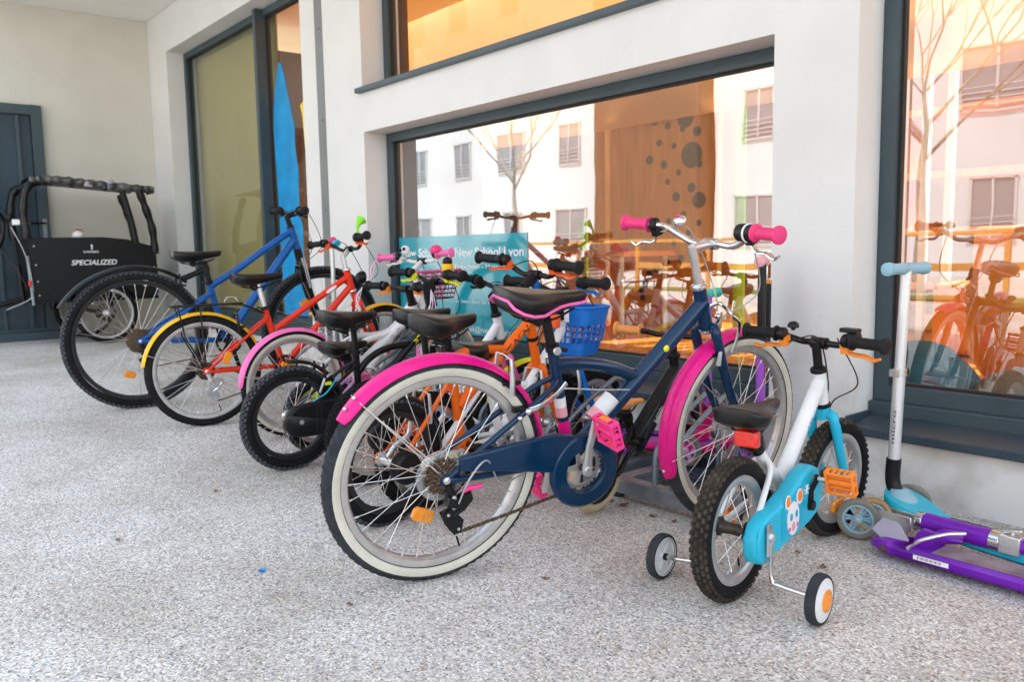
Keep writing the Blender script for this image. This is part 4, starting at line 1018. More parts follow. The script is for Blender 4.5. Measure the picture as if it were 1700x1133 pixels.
q = MB(); q.cyl((.055, -.066, .268), (.095, -.070, .272), .0062, 'pedalpink', 10); q.cyl((.048, -.066, .266), (.056, -.066, .268), .0085, 'pedalpink', 10); q.build('cable_barrel', pk, 40)
cable(pk, [(.03, -.075, .235), (.05, -.095, .31), (.10, -.085, .345), (.16, -.05, .262), (.24, -.03, .265)], None, 'cablegrey', .0024, 'gear_cable')
q = MB(); q.tube(smooth_pts([(.235, -.052, .452), (.255, -.062, .462), (.29, -.058, .475), (.325, -.05, .495), (.345, -.045, .512)]), [.0075] * 25, 'chrome', 8, flat=.6, flatdir=(0, 1, 0))
q.ball((.232, -.050, .448), .011, 'chrome', 10, 8); q.box((.215, -.035, .452), (.045, .012, .014), 'black'); q.ball((.21, -.046, .43), .008, 'chrome', 10, 8); q.build('caliper', pk, 40)
cable(pk, [(.335, -.05, .50), (.36, -.06, .50), (.45, -.05, .485), (.56, -.035, .47)], None, 'cablegrey', .0022, 'brake_cable')
q = MB(); q.ball((.688, -.024, .576), (.010, .004, .010), 'decalyellow', 14, 8); q.build('frame_cap', pf, 60)
q = MB(); q.disc((.318, -.032, .598), (0, 1, 0), .011, .008, 'silver', 16); q.tube([(.335, -.02, .60), (.345, -.036, .60)], .006, 'black', 8); q.build('seat_bolt', pk, 40)
for (a, yy) in ((rad(147 - 6), 1), (rad(135), 1)):
    d = Vector((cos(a), 0, sin(a))); q = MB(); q.ball(Vector((0, 0, .2975)) + d * .3145 + Vector((0, -.012, 0)), .0055, 'silver', 10, 6); q.build('rivet', pk, 60)
q = MB(Tp); 
a = rad(197); d = Vector((cos(a), 0, sin(a))); q.ball(Vector((1.005, 0, .2975)) + d * .3135 + Vector((0, 0, 0)), .005, 'silver', 10, 6)
q.box((.905, -.0, .640), (.012, .016, .05), 'chrome'); q.ball((.897, 0, .652), .010, 'chrome', 10, 6); q.build('mudguard_bracket', pk, 60)
q = MB(Tp); q.tube(smooth_pts([(.90, -.052, .66), (.925, -.056, .64), (.935, -.050, .60), (.93, -.038, .545)]), .0065, 'chrome', 8, flat=.6); q.tube(smooth_pts([(.90, .05, .665), (.90, 0, .69), (.90, -.05, .665)]), .0062, 'chrome', 8); q.build('caliper', pk, 40)
q = MB(Tp); q.lathe([(.017, -.02), (.024, -.018), (.0255, .0), (.024, .022), (.017, .024)], (.800, -.148, .910), (-.16, -1, .02), 'black', 22)
q.lathe([(.0245, -.003), (.0272, -.002), (.0272, .002), (.0245, .003)], (.796, -.166, .910), (-.18, -1, .02), 'whiteplastic', 22, closed=True); q.build('gear_shifter', pk, 35)
b_ = bell(pk, Tp, (.838, .118, .925), 'chrome', .021, (-.5, .1, .85)); q = MB(Tp); q.disc((.8285, .120, .9415), (-.5, .1, .85), .008, .003, 'pinkgrip', 14); q.build('bell_button', b_, 30)
q = MB(Tp); q.prism([(-.045, -.012), (-.02, -.028), (.03, -.024), (.045, 0), (.03, .02), (-.03, .016)], (1.01, -.05, .035), (1, 0, 0), (0, 0, 1), (0, 1, 0), .03, 'silver', inset=.2); 

# ------------------------------------------------------------------ 2. small white and turquoise bicycle with stabilisers
s = dict(label='small white and turquoise bicycle with stabiliser wheels, black saddle and orange pedals', hubm='darkmetal', at=(-1.166, 1.644, 0), hd=97.5, lean=0, R=.172, tr=.0235, wb=.60, steer=-8,
    tyre='rubberdusty', knob=.021, knobm='knobdusty', spokes=20, bb=(.262, .215), sc=(.115, .350), ht=(.485, .500), hb=(.512, .405), fm='white', hr=.0185, rimh=.020,
    tubes=[((.486, .465), (.235, .222), .020, .021, 'white')], str=.0155, stm='white', ssj=(.15, .315), csr=.0085, ssr=.0075,
    sad=(-.010, .222, .470, .462, .150, (.095, .425)), sadth=.050, spm='black', clm='black', headset='black', quill=.09, stemr=.0125, stemm='black', fkm='cyanpaint', fkr=.0150,
    bar=dict(c=(.480, .580), W=.425, rise=.018, back=.045, m='blackgloss', gm='gripblack', gl=.10, gr=.0150, lever='orangeplastic', levlen=.075, cabto=(.52, .36), levdir=(-.35, 1), levR=True), fendR=None, vbm='black',
    refF=(-1.45, .085), vb=False)
wt, Tw, wf = bicycle(s)
make_crank(wt, (.238, .192), .070, rad(84), y=.074, ring=0, armm='black', pm='orangeplastic', pitch=rad(68), pw=.070)
q = MB(); pg = [(-.038, .128), (-.042, .165), (-.022, .198), (.012, .214), (.06, .222), (.15, .252), (.215, .282), (.262, .290), (.305, .274), (.330, .235), (.328, .190), (.30, .158), (.25, .142), (.16, .128), (.05, .112), (0, .102), (-.026, .108)]
q.prism(pg, (0, -.063, 0), (1, 0, 0), (0, 0, 1), (0, 1, 0), .044, 'cyan', inset=.05); cg = q.build('chain_guard', wt, 40, bevel=.007, segs=4)
q = MB(); q.prism([(.082, .140), (.082, .215), (.15, .238), (.215, .262), (.262, .268), (.296, .252), (.306, .22), (.300, .185), (.27, .166), (.16, .152)], (0, -.0862, 0), (1, 0, 0), (0, 0, 1), (0, 1, 0), .0018, 'cyanpaint'); st = q.build('sticker', cg, 0)
q = MB()
def blob(c, rx, rz, m, y=-.0880, n=22, rot=0): q.prism([(rx * cos(2 * pi * k / n) * cos(rot) - rz * sin(2 * pi * k / n) * sin(rot), rx * cos(2 * pi * k / n) * sin(rot) + rz * sin(2 * pi * k / n) * cos(rot)) for k in range(n)], (c[0], y, c[1]), (1, 0, 0), (0, 0, 1), (0, 1, 0), .0012, m)
blob((0.1400, 0.1820), 0.0336, 0.0420, 'decalwhite'); blob((0.1092, 0.2282), 0.0154, 0.0182, 'decalwhite'); blob((0.1750, 0.2296), 0.0182, 0.0196, 'decalwhite')
blob((0.1092, 0.2296), 0.0098, 0.0126, 'orangeplastic', -.0895); blob((0.1750, 0.2310), 0.0126, 0.0140, 'orangeplastic', -.0895); blob((0.1274, 0.1876), 0.0063, 0.0098, 'cyanpaint', -.0895); blob((0.1568, 0.1904), 0.0063, 0.0098, 'cyanpaint', -.0895)
blob((0.1400, 0.1610), 0.0084, 0.0112, 'palepink', -.0895); blob((0.1190, 0.1582), 0.0056, 0.0056, 'softpink', -.0895); blob((0.1638, 0.1610), 0.0056, 0.0056, 'softpink', -.0895)
for k in range(6):
    a = k * pi / 3; q.tube([(.215, -.0885, .238), (.215 + .011 * cos(a), -.0885, .238 + .011 * sin(a))], .0014, 'decalwhite', 4)
    q.ball((.215 + .012 * cos(a), -.0885, .238 + .012 * sin(a)), .002, 'decalwhite', 6, 4)
random.seed(4)
for k in range(46):
    x = random.uniform(.10, .29); z = random.uniform(.165, .255)
    if hypot(x - .14, z - .196) < .062 or hypot(x - .215, z - .238) < .02: continue
    q.ball((x, -.0870, z), (random.uniform(.001, .0022), .0008, random.uniform(.001, .0022)), random.choice(['cyan', 'paleblue', 'brightblue']), 6, 4)
q.build('decoration', st, 0)
sb_ = [('arm', 1), ('arm', -1)]
for sg, yl in ((-1, .205), (1, .185)):
    a_ = MB(); a_.tube(smooth_pts([(0, sg * .097, .185), (0, sg * .098, .12), (-.004, sg * .104, .072), (-.006, sg * .125, .064), (-.006, sg * yl, .0585)], 6), .0058, 'chrome', 10)
    a_.box((0, sg * .094, .165), (.018, .005, .075), 'silver'); a_.lathe([(.004, -.004), (.011, -.004), (.011, .004), (.006, .007), (0, .007)], (0, sg * .100, .172), (0, sg, 0), 'silver', 6)
    a_.build('stabiliser_arm', wt, 40)
    w_ = MB(); c0 = Vector((-.006, sg * (yl + .012), .0585))
    w_.lathe([(.047, -.011), (.056, -.0115), (.0585, -.006), (.0585, .006), (.056, .0115), (.047, .011)], c0, (0, sg, 0), 'rubbergrey', 40, closed=True)
    sw = w_.build('stabiliser_wheel', wt, 40)
    w_ = MB(); w_.lathe([(0, -.008), (.012, -.009), (.014, -.004), (.046, -.003), (.0475, -.012), (.0495, -.012), (.0495, .012), (.048, .0125), (.042, .014), (.024, .018), (0, .020)], c0, (0, sg, 0), 'whiteplastic', 36)
    for k in range(6):
        a = k * pi / 3; d = Vector((cos(a), 0, sin(a))); w_.tube([c0 + d * .010 - Vector((0, sg * .0055, 0)), c0 + d * .037 - Vector((0, sg * .0065, 0))], .0028, 'whiteplastic', 6)
    w_.build('wheel_disc', sw, 40)
    if sg < 0: w_ = MB(); w_.lathe([(.027, -.002), (.026, .003), (.016, .008), (0, .010)], c0 + Vector((0, sg * .0165, 0)), (0, sg, 0), 'orangelens', 28); w_.build('hub_cap', sw, 50)
    else: w_ = MB(); w_.disc(c0 - Vector((0, sg * .012, 0)), (0, 1, 0), .009, .01, 'black', 14); w_.build('hub_cap', sw, 50)
q = MB(); q.box((.058, -.004, .385), (.024, .062, .042), 'redlens'); tl = q.build('rear_light', wt, 30, bevel=.006, segs=3)
q = MB(); q.box((.080, -.004, .383), (.022, .046, .034), 'black'); q.cyl((.112, 0, .345), (.104, 0, .385), .021, 'black', 16); q.build('light_bracket', tl, 30, bevel=.003)
bell(wt, Tw, (.461, .072, .622), 'black', .016); q = MB(Tw); q.lathe([(.012, -.016), (.022, -.014), (.0225, .010), (.016, .016)], (.457, -.110, .604), (0, 1, 0), 'black', 18); q.box((.457, -.100, .627), (.036, .046, .012), 'black'); q.build('light_mount', wt, 30, bevel=.003)
q = MB(Tw); q.cyl((.525, -.042, .36), (.548, -.05, .345), .008, 'black', 10); q.tube([(.548, -.045, .36), (.556, -.035, .30), (.55, -.035, .26)], .006, 'black', 8); q.build('brake', wt, 40)
q = MB(); q.box((.150, -.0157, .302), (.004, .0015, .03), 'decal', Matrix.Rotation(-.7, 3, 'Y')); q.box((.158, -.0160, .29), (.012, .0015, .034), 'decal', Matrix.Rotation(-.7, 3, 'Y'))
q.build('label_sticker', wf, 0)
q = MB(); 
for (u_, m_, r_) in ((.62, 'cyan', .003), (.60, 'orangeplastic', .003), (.65, 'brightblue', .0025), (.72, 'palepink', .003), (.76, 'cyan', .002), (.57, 'cyan', .003)):
    x = .235 + (.486 - .235) * u_; z = .222 + (.465 - .222) * u_; q.ball((x, -.0203, z), (r_, .0008, r_ * 1.6), m_, 8, 5)
q.build('frame_decoration', wf, 0)
# ------------------------------------------------------------------ 3. blue mountain bike
k = .96
def sc_(p): return (p[0] * k, p[1] * k)
s = dict(label='tall blue mountain bike with knobby tyres and a clip-on black mudguard, farthest from the camera', at=at(-4.94, 1.341), scale=s_of(-4.94, gz) / s_of(-4.94, GOLD), hd=86.5, lean=-1.7, R=.370, tr=.027, wb=1.06, steer=-4,
    tyre='rubber', knob=.026, knobm='knobgrey', rim='rimblack', spokes=32, refR=(-1.85, .19), refF=(2.2, .19), bb=(.47, .335), sc=(.392, .665), ht=(.878, .975), hb=(.915, .850), fm='blue', hr=.023, rimh=.018,
    tubes=[((.895, .90), (.485, .36), .024, .026, 'blue')], curved=[([(.395, .645), (.55, .735), (.75, .87), (.885, .955)], .0195, 'blue')], str=.017, ssj=(.405, .61), csr=.012, ssr=.010,
    sad=(.192, .466, .850, .846, .155, (.370, .79)), spm='black', clm='black', spr=.0155, headset='black', quill=.075, stemm='black', stemr=.016, fkm='blackgloss', fkr=.018,
    bar=dict(c=(.895, 1.055), W=.62, rise=.02, back=.03, m='blackgloss', gl=.12, gr=.0165, levlen=.08, cabto=(.93, .72)), vbm='black')
bm_, Tb, bf = bicycle(s)
make_crank(bm_, (.47, .335), .165, rad(-75), y=.075, ring=.075, ringm='black', armm='black')
q = MB(); 
for r_, y_ in ((.066, -.034), (.056, -.039), (.047, -.044), (.038, -.049), (.030, -.054)):
    c0 = Vector((0, y_, .370)); q.disc(c0, (0, 1, 0), r_, .0018, 'rust', 30); n_ = int(2 * pi * r_ / .0127)
    for i in range(n_): a = 2 * pi * i / n_; d = Vector((cos(a), 0, sin(a))); q.tube([c0 + d * (r_ - .004), c0 + d * (r_ + .003)], [.004, .0015], 'rust', 5)
q.build('cassette', bm_, 30); derailleur(bm_, (0, 0, .37), 1.1)
link_chain(bm_, [(.05, -.06, .225), (.25, -.06, .25), (.46, -.06, .262)]); link_chain(bm_, [(0, -.05, .43), (.2, -.055, .425), (.46, -.06, .41)])
fn_ = make_fender(bm_, (0, 0, .33), .445, .030, rad(52), rad(148), 'black', stays=None)
q = MB(); q.tube(smooth_pts([(.24, 0, .69), (.28, 0, .705), (.33, 0, .725), (.378, 0, .745)]), [.016] * 19, 'black', 10, flat=1.0); q.lathe([(.015, -.02), (.021, -.018), (.021, .018), (.015, .02)], (.376, 0, .745), (-.2, 0, 1), 'black', 16); q.build('mudguard_arm', fn_, 40)
q = MB(Tb)
for sg in (-1, 1): q.tube([(.93, sg * .052, .80), (.975, sg * .052, .62)], .0125, 'chrome', 12)
q.build('fork_stanchion', bm_, 40)

# ------------------------------------------------------------------ 4. red bicycle with yellow mudguards
s = dict(label='bright red bicycle with yellow mudguards, carrier and a green horn', at=at(-4.16, 1.437), scale=s_of(-4.16, gz) / s_of(-4.16, GOLD), hd=81, lean=1, R=.272, tr=.022, wb=.955, steer=14,
    tyre='rubber', rim='rim', spokes=32, refR=None, bb=(.385, .262), sc=(.305, .560), ht=(.742, .738), hb=(.768, .632), fm='red', hr=.0185,
    tubes=[((.748, .705), (.355, .452), .0165, .0165, 'red'), ((.762, .655), (.40, .275), .0175, .0175, 'red')], str=.0155, ssj=(.315, .51), csr=.0085, ssr=.0075,
    sad=(.150, .405, .742, .738, .165, (.278, .69)), spm='silver', clm='black', headset='chrome', quill=.08, stemm='silver',
    bar=dict(c=(.768, .850), W=.55, rise=.045, back=.07, m='blackgloss', gl=.11, lever='orangered', levlen=.07, cabto=(.79, .60)),
    fendR=(8, 172, .026, 'yellow'), fendF=(40, 120, .026, 'yellow'), vbm='black')
rd_, Tr, rf = bicycle(s)
make_crank(rd_, (.385, .262), .12, rad(-60), y=.07, ring=.060, ringm='black', armm='black')
q = MB(); q.prism([(.034 * cos(2 * pi * k / 20), .009 * sin(2 * pi * k / 20)) for k in range(20)], (.65, -.0172, .642), (.841, 0, .541), (-.541, 0, .841), (0, 1, 0), .0012, 'decalwhite'); q.build('sticker', rf, 0)
q = MB()
for r_, y_ in ((.044, -.034), (.038, -.040), (.031, -.046), (.025, -.052)): q.disc((0, y_, .272), (0, 1, 0), r_, .0018, 'darkmetal', 26)
q.build('cassette', rd_, 30); derailleur(rd_, (0, 0, .272), 1.0, 'silver'); link_chain(rd_, [(.045, -.06, .125), (.2, -.06, .165), (.38, -.06, .202)])
q = MB(); q.prism([(-.028, -.017), (.028, -.017), (.03, 0), (.028, .017), (-.028, .017), (-.03, 0)], (.10, -.055, .33), (.35, 0, .94), (-.94, 0, .35), (0, 1, 0), .012, 'orangelens', inset=.15); q.build('reflector', rd_, 30)
q = MB()
for sg in (-.045, .045): q.tube(smooth_pts([(-.14, sg, .585), (-.10, sg, .588), (.16, sg, .588), (.24, sg * .8, .565), (.30, sg * .4, .535)]), .0042, 'blackgloss', 8); q.tube([(0, sg * 1.25, .272), (-.01, sg, .586)], .0038, 'blackgloss', 8); q.tube([(0, sg * 1.25, .272), (-.085, sg, .44), (-.11, sg, .586)], .0038, 'blackgloss', 8)
for x in (-.14, -.06, .03, .12): q.tube([(x, -.045, .588), (x, .045, .588)], .0035, 'blackgloss', 8)
q.tube([(-.10, 0, .592), (.2, 0, .592)], .0035, 'blackgloss', 8); q.tube(smooth_pts([(.10, -.05, .60), (.12, -.05, .625), (.17, -.05, .62), (.18, 0, .60), (.17, .05, .62), (.12, .05, .625)]), .0022, 'spoke', 6); q.build('carrier', rd_, 50)
q = MB(Tr); hn = smooth_pts([(.735, -.150, .905), (.73, -.145, .935), (.742, -.14, .965), (.765, -.135, .99)], 5); q.tube(hn, [.010, .009, .008, .0075, .007, .007, .007, .008, .009, .010, .012, .014, .016, .019, .022, .028], 'lime', 16); q.build('horn', rd_, 50)
q = MB(Tr); q.ball((.748, -.115, .90), .027, 'black', 18, 12); q.build('horn_bulb', rd_, 60)
bell(rd_, Tr, (.775, .165, .908), 'pinkgrip', .024, (-.8, 0, .6)); q = MB(Tr); q.cyl((.775, .115, .893), (.775, .20, .893), .018, 'cyan', 16); q.build('bell_mount', rd_, 40)
q = MB(Tr); q.lathe([(0, -.02), (.02, -.018), (.032, 0), (.034, .018), (.030, .020), (0, .022)], (.825, 0, .70), (1, 0, 0), 'black', 20); q.build('headlamp', rd_, 40)

# ------------------------------------------------------------------ 5. white bicycle with pink mudguards and grips
s = dict(label='white bicycle with a pink rear mudguard, cream sidewall tyres and pink grips', at=at(-3.63, 1.66), scale=s_of(-3.66, gz) / s_of(-3.66, GOLD), hd=88, lean=-3, R=.245, tr=.021, wb=.88, steer=20,
    side='whitewall', tyre='rubber', spokes=28, refR=(1.9, .10), bb=(.355, .24), sc=(.285, .50), ht=(.66, .66), hb=(.69, .555), fm='white', hr=.018,
    tubes=[((.67, .615), (.37, .255), .018, .019, 'white')], curved=[([(.30, .45), (.42, .44), (.52, .47), (.655, .625)], .0145, 'white')], ssj=(.30, .44),
    sad=(.22, .43, .56, .555, .155, (.30, .52)), spm='black', clm='black', quill=.10, stemm='white',
    bar=dict(c=(.71, .79), W=.47, rise=.03, back=.06, m='white', gm='softpink', gl=.10, lever='white', levlen=.07, cabto=(.70, .54)),
    fendR=(10, 178, .026, 'softpink'), fendF=(60, 170, .026, 'softpink'), vbm='silver')
p2, T2, f2 = bicycle(s); make_crank(p2, (.355, .24), .11, rad(160), y=.068, ring=.055, pm='softpink', lens='orangeplastic')
bell(p2, T2, (.655, -.135, .838), 'pinkgrip', .030, (-.3, 0, .9))
q = MB(T2); 
for i in range(7):
    z = .60 + i * .022; w = .085 + i * .006; q.tube([(.74, -w, z), (.74, w, z), (.84 + i * .004, w, z), (.84 + i * .004, -w, z)], .0035, 'black', 6, closed=True)
for i in range(9):
    y = -.085 + i * .0212; q.tube([(.74, y, .60), (.74, y * 1.4, .735)], .003, 'pinkgrip', 6); q.tube([(.84, y, .60), (.865, y * 1.4, .735)], .003, 'pinkgrip', 6)
q.box((.79, 0, .598), (.10, .17, .006), 'black'); q.tube([(.735, -.122, .737), (.735, .122, .737), (.868, .122, .737), (.868, -.122, .737)], .006, 'pinkgrip', 8, closed=True); q.build('basket', p2, 40)
q = MB(T2); q.ball((.69, .09, .85), (.02, .025, .025), 'whiteplastic', 14, 10); q.ball((.672, .082, .857), .009, 'black', 10, 8); q.ball((.67, .105, .852), .009, 'black', 10, 8); q.build('handlebar_toy', p2, 60)

# ------------------------------------------------------------------ 6. small white bicycle with lilac guards
s = dict(label='small white and lilac bicycle with black knobby tyres, flower decals and black grips', at=at(-3.27, 1.60), scale=s_of(-3.27, gz) / s_of(-3.27, GOLD), hd=93, lean=-2, R=.158, tr=.022, wb=.66, steer=6,
    tyre='rubber', knob=.024, knobm='knobgrey', spokes=20, bb=(.25, .195), sc=(.165, .345), ht=(.500, .600), hb=(.527, .505), fm='white', hr=.020,
    tubes=[((.512, .565), (.205, .345), .0205, .022, 'white')], curved=[([(.175, .405), (.25, .455), (.33, .470), (.40, .487)], .013, 'white')], ssj=(.19, .31), staym='lilac',
    sad=(.03, .25, .47, .46, .15, (.15, .41)), spm='black', clm='black', headset='black', quill=.085, stemm='black', stemr=.018,
    bar=dict(c=(.455, .675), W=.44, rise=.012, back=.035, m='blackgloss', gl=.10, lever='orangeplastic', levlen=.06, cabto=(.52, .40)), vb=False)
w3, T3, f3 = bicycle(s); make_crank(w3, (.25, .195), .085, rad(-40), y=.06, ring=0, armm='black', pm='lilac')
q = MB(); q.prism([(-.03, .13), (-.03, .185), (.02, .20), (.18, .245), (.26, .25), (.295, .20), (.26, .15), (.1, .125)], (0, -.055, 0), (1, 0, 0), (0, 0, 1), (0, 1, 0), .035, 'lilac', inset=.05); q.build('chain_guard', w3, 40, bevel=.006, segs=3)
q = MB()
for (t_, r_) in ((.55, .009), (.66, .011), (.8, .009)):
    x = .205 + .307 * t_; z = .345 + .220 * t_; q.lathe([(r_ * .6, -.0006), (r_, -.0006), (r_, .0006), (r_ * .6, .0006)], (x, -.0212, z), (0, 1, 0), 'lilac', 14, closed=True)
q.build('flower_decal', f3, 0)
q = MB(); q.ball((.04, -.0, .33), (.016, .022, .014), 'redlens', 12, 8); q.build('rear_light', w3, 50)

# ------------------------------------------------------------------ 7. small black bicycle
s = dict(label='small black bicycle with knobby tyres, yellow lettering and a yellow bell on its handlebar', at=at(-3.067, 1.385), scale=s_of(-3.067, gz) / s_of(-3.067, GOLD), hd=91, lean=-3.2, R=.205, tr=.024, wb=.80, steer=6,
    tyre='rubber', knob=.023, knobm='knobgrey', rim='rimblack', spokes=28, bb=(.305, .215), sc=(.288, .438), ht=(.660, .600), hb=(.685, .505), fm='blackgloss', hr=.018,
    tubes=[((.672, .555), (.318, .225), .018, .018, 'blackgloss')], curved=[([(.291, .345), (.35, .405), (.44, .443), (.60, .462), (.672, .53)], .0145, 'blackgloss')], ssj=(.29, .40), str=.0145,
    sad=(.130, .375, .625, .605, .155, (.276, .56)), sadth=.066, spm='black', clm='black', headset='black', quill=.11, stemm='black', stemr=.017,
    bar=dict(c=(.690, .715), W=.48, rise=.035, back=.055, m='blackgloss', gl=.11, lever='yellowlime', levlen=.065, cabto=(.64, .47)), fendF=(40, 130, .024, 'yellowlime'), vbm='black')
b6, T6, f6 = bicycle(s); make_crank(b6, (.305, .215), .10, rad(-20), y=.066, ring=0, armm='black', pm='yellowlime')
word_on_tube(f6, 'BTWIN', (.318, .225), (.672, .555), .018, .70, .97, .022, 'decalyellow', bold=.02)
def big_guard(root, R_, bb, m='black', y=-.066, rr=.062):
    q = MB(); pts = []
    for i in range(13): a = pi / 2 + pi * i / 12; pts.append((cos(a) * rr, R_ + sin(a) * rr))
    for i in range(13): a = -pi / 2 + pi * i / 12; pts.append((bb[0] + cos(a) * rr * 1.35, bb[1] + sin(a) * rr * 1.35))
    q.prism(pts, (0, y, 0), (1, 0, 0), (0, 0, 1), (0, 1, 0), .042, m, inset=.06); o = q.build('chain_guard', root, 40, bevel=.006, segs=3)
    q = MB(); q.disc((0, y - .0225, R_), (0, 1, 0), .009, .005, 'silver', 14); q.box((.065, y - .0216, R_ + .002), (.004, .003, rr * 1.9), 'gasket'); q.box((.085, y - .0216, R_ + .002), (.004, .003, rr * 1.9), 'gasket'); q.build('guard_bolt', o, 30)
    return o
big_guard(b6, .205, (.305, .215))
make_fender(b6, (0, 0, .205), .232, .024, rad(10), rad(95), 'black')
q = MB(); q.box((.135, -.045, .335), (.028, .012, .012), 'decalyellow'); q.tube([(.10, -.045, .30), (.12, -.047, .355), (.15, -.04, .37)], .005, 'silver', 8); q.tube(smooth_pts([(.05, -.06, .26), (.08, -.062, .285), (.12, -.06, .30), (.18, -.05, .36)]), .003, 'cyan', 6); q.build('brake', b6, 40)
q = MB(T6); q.lathe([(.020, -.022), (.025, -.02), (.025, .006), (.021, .010)], (.672, -.10, .785), (0, 0, 1), 'yellow', 14); q.lathe([(.020, .010), (.022, .014), (.020, .03), (.010, .038), (0, .040)], (.672, -.10, .785), (0, 0, 1), 'black', 20); q.build('bell', b6, 35)
q = MB(T6); q.tube([(.668, 0, .61), (.666, 0, .625), (.664, 0, .64), (.662, 0, .655)], [.026, .022, .026, .02], 'black', 14); q.build('stem_boot', b6, 50)

# ------------------------------------------------------------------ 8. orange bicycle
s = dict(label='orange bicycle with dark lettering, black saddle and orange brake levers, just behind the pink one', at=at(-2.222, 1.311), scale=s_of(-2.222, gz) / s_of(-2.222, GOLD), hd=96, lean=-6, R=.203, tr=.023, wb=.76, steer=4,
    tyre='rubber', knobm='knobgrey', knob=.022, rim='rimblack', spokes=28, bb=(.30, .215), sc=(.228, .530), ht=(.590, .640), hb=(.622, .545), fm='orange', hr=.0185,
    tubes=[((.602, .603), (.275, .342), .0185, .0205, 'orange')], curved=[([(.232, .505), (.33, .528), (.42, .520), (.49, .513)], .0155, 'orange')], ssj=(.238, .48),
    sad=(.09, .335, .665, .650, .165, (.210, .60)), sadth=.068, spm='black', clm='black', headset='black', quill=.10, stemm='black', stemr=.016,
    bar=dict(c=(.620, .768), W=.46, rise=.045, back=.05, m='blackgloss', gl=.11, lever='orangered', levlen=.07, cabto=(.64, .52)), fendR=(20, 105, .022, 'black'), vbm='silver')
o8, T8, f8 = bicycle(s); make_crank(o8, (.30, .215), .10, rad(-15), y=.066, ring=0, armm='black', pm='orangered')
word_on_tube(f8, 'BTWIN', (.275, .342), (.602, .603), .0195, .55, .94, .026, 'decal', bold=.025)
q = MB(); q.lathe([(0, -.020), (.046, -.019), (.052, -.010), (.052, .020), (0, .022)], (.01, -.075, .203), (0, 1, 0), 'black', 30); q.disc((.01, -.096, .203), (0, 1, 0), .008, .004, 'silver', 12); q.build('hub_cover', o8, 35)
q = MB(); q.tube(smooth_pts([(-.045, -.05, .24), (-.02, -.052, .27), (.03, -.052, .30), (.04, -.05, .34)]), [.011] * 19, 'silver', 8, flat=.5, flatdir=(0, 1, 0)); q.build('hub_bracket', o8, 40)
bell(o8, T8, (.575, .13, .815), 'black', .016)

# ------------------------------------------------------------------ 9. white bicycle with blue fork and basket
s = dict(label='white bicycle with a blue fork, blue levers and a blue plastic basket', at=at(-2.275, 1.50), scale=s_of(-2.275, gz) / s_of(-2.275, GOLD), hd=89, lean=-3, R=.195, tr=.023, wb=.76, steer=8,
    tyre='rubber', knob=.023, rim='rim', spokes=24, bb=(.30, .205), sc=(.232, .47), ht=(.580, .600), hb=(.610, .505), fm='white', hr=.018,
    tubes=[((.59, .565), (.31, .22), .0185, .0195, 'white')], curved=[([(.25, .37), (.34, .37), (.42, .37)], .014, 'white')], ssj=(.236, .44), ssr=.0105, fkm='brightblue', fkr=.0145,
    sad=(.11, .335, .55, .545, .15, (.22, .50)), spm='black', clm='black', headset='black', quill=.09, stemm='black', stemr=.015,
    bar=dict(c=(.59, .700), W=.48, rise=.035, back=.05, m='blackgloss', gl=.11, lever='brightblue', levlen=.06, cabto=(.63, .49)), vbm='silver')
b9, T9, f9 = bicycle(s); make_crank(b9, (.30, .205), .10, rad(-35), y=.066, ring=.05, armm='silver', pm='brightblue', lens='orangeplastic')
word_on_tube(f9, 'BTWIN', (.31, .22), (.59, .565), .0195, .50, .84, .022, 'decal', bold=.015)
q = MB(); q.box((.085, -.012, .405), (.022, .040, .042), 'redlens'); q.build('rear_light', b9, 30, bevel=.006, segs=3)
bk = MB(T9)
def bring(z, e, x0_=.588):
    z = z - .035 
    x1_ = x0_ + .118 + e; y_ = .084 + e; r_ = .03; pts = []
    for (cx, cy, a0_) in ((x1_ - r_, y_ - r_, 0), (x0_ + r_, y_ - r_, 90), (x0_ + r_, -y_ + r_, 180), (x1_ - r_, -y_ + r_, 270)):
        for i in range(5): a = rad(a0_ + i * 22.5); pts.append(Vector((cx + r_ * cos(a), cy + r_ * sin(a), z)))
    return pts
lev = [bring(.50, .0), bring(.515, .004), bring(.545, .010), bring(.610, .022), bring(.675, .033)]
bk.loft([lev[0], lev[1]], 'brightblue'); bk.loft([lev[1], lev[2]], 'brightblue', False); bk.loft([lev[3], lev[4]], 'brightblue', False)
def loop_at(z): 
    t_ = (z - .545) / .065; return [a_ + (b_2 - a_) * t_ for a_, b_2 in zip(lev[2], lev[3])]
def dense(L_, n=66):
    L_ = L_ + [L_[0]]; ln = [0]
    for i in range(len(L_) - 1): ln.append(ln[-1] + (L_[i + 1] - L_[i]).length)
    out = []
    for j in range(n):
        d = ln[-1] * j / n; i = max(k_ for k_ in range(len(ln)) if ln[k_] <= d); i = min(i, len(L_) - 2); f_ = (d - ln[i]) / max(1e-9, ln[i + 1] - ln[i]); out.append(L_[i] + (L_[i + 1] - L_[i]) * f_)
    return out
A_ = dense(loop_at(.545)); B_ = dense(loop_at(.610)); n_ = len(A_)
for j in range(0, n_, 3): bk.tube([A_[j], B_[j]], .0042, 'brightblue', 6, flat=1.0)
for z in (.567, .589): bk.tube(dense(loop_at(z)), .004, 'brightblue', 6, closed=True)
bk.tube(dense(lev[4]), .0055, 'brightblue', 8, closed=True)
bko = bk.build('basket', b9, 40)
q = MB(T9); q.box((.552, -.05, .628), (.006, .02, .075), 'whiteplastic'); q.build('basket_hook', bko, 30, bevel=.002)

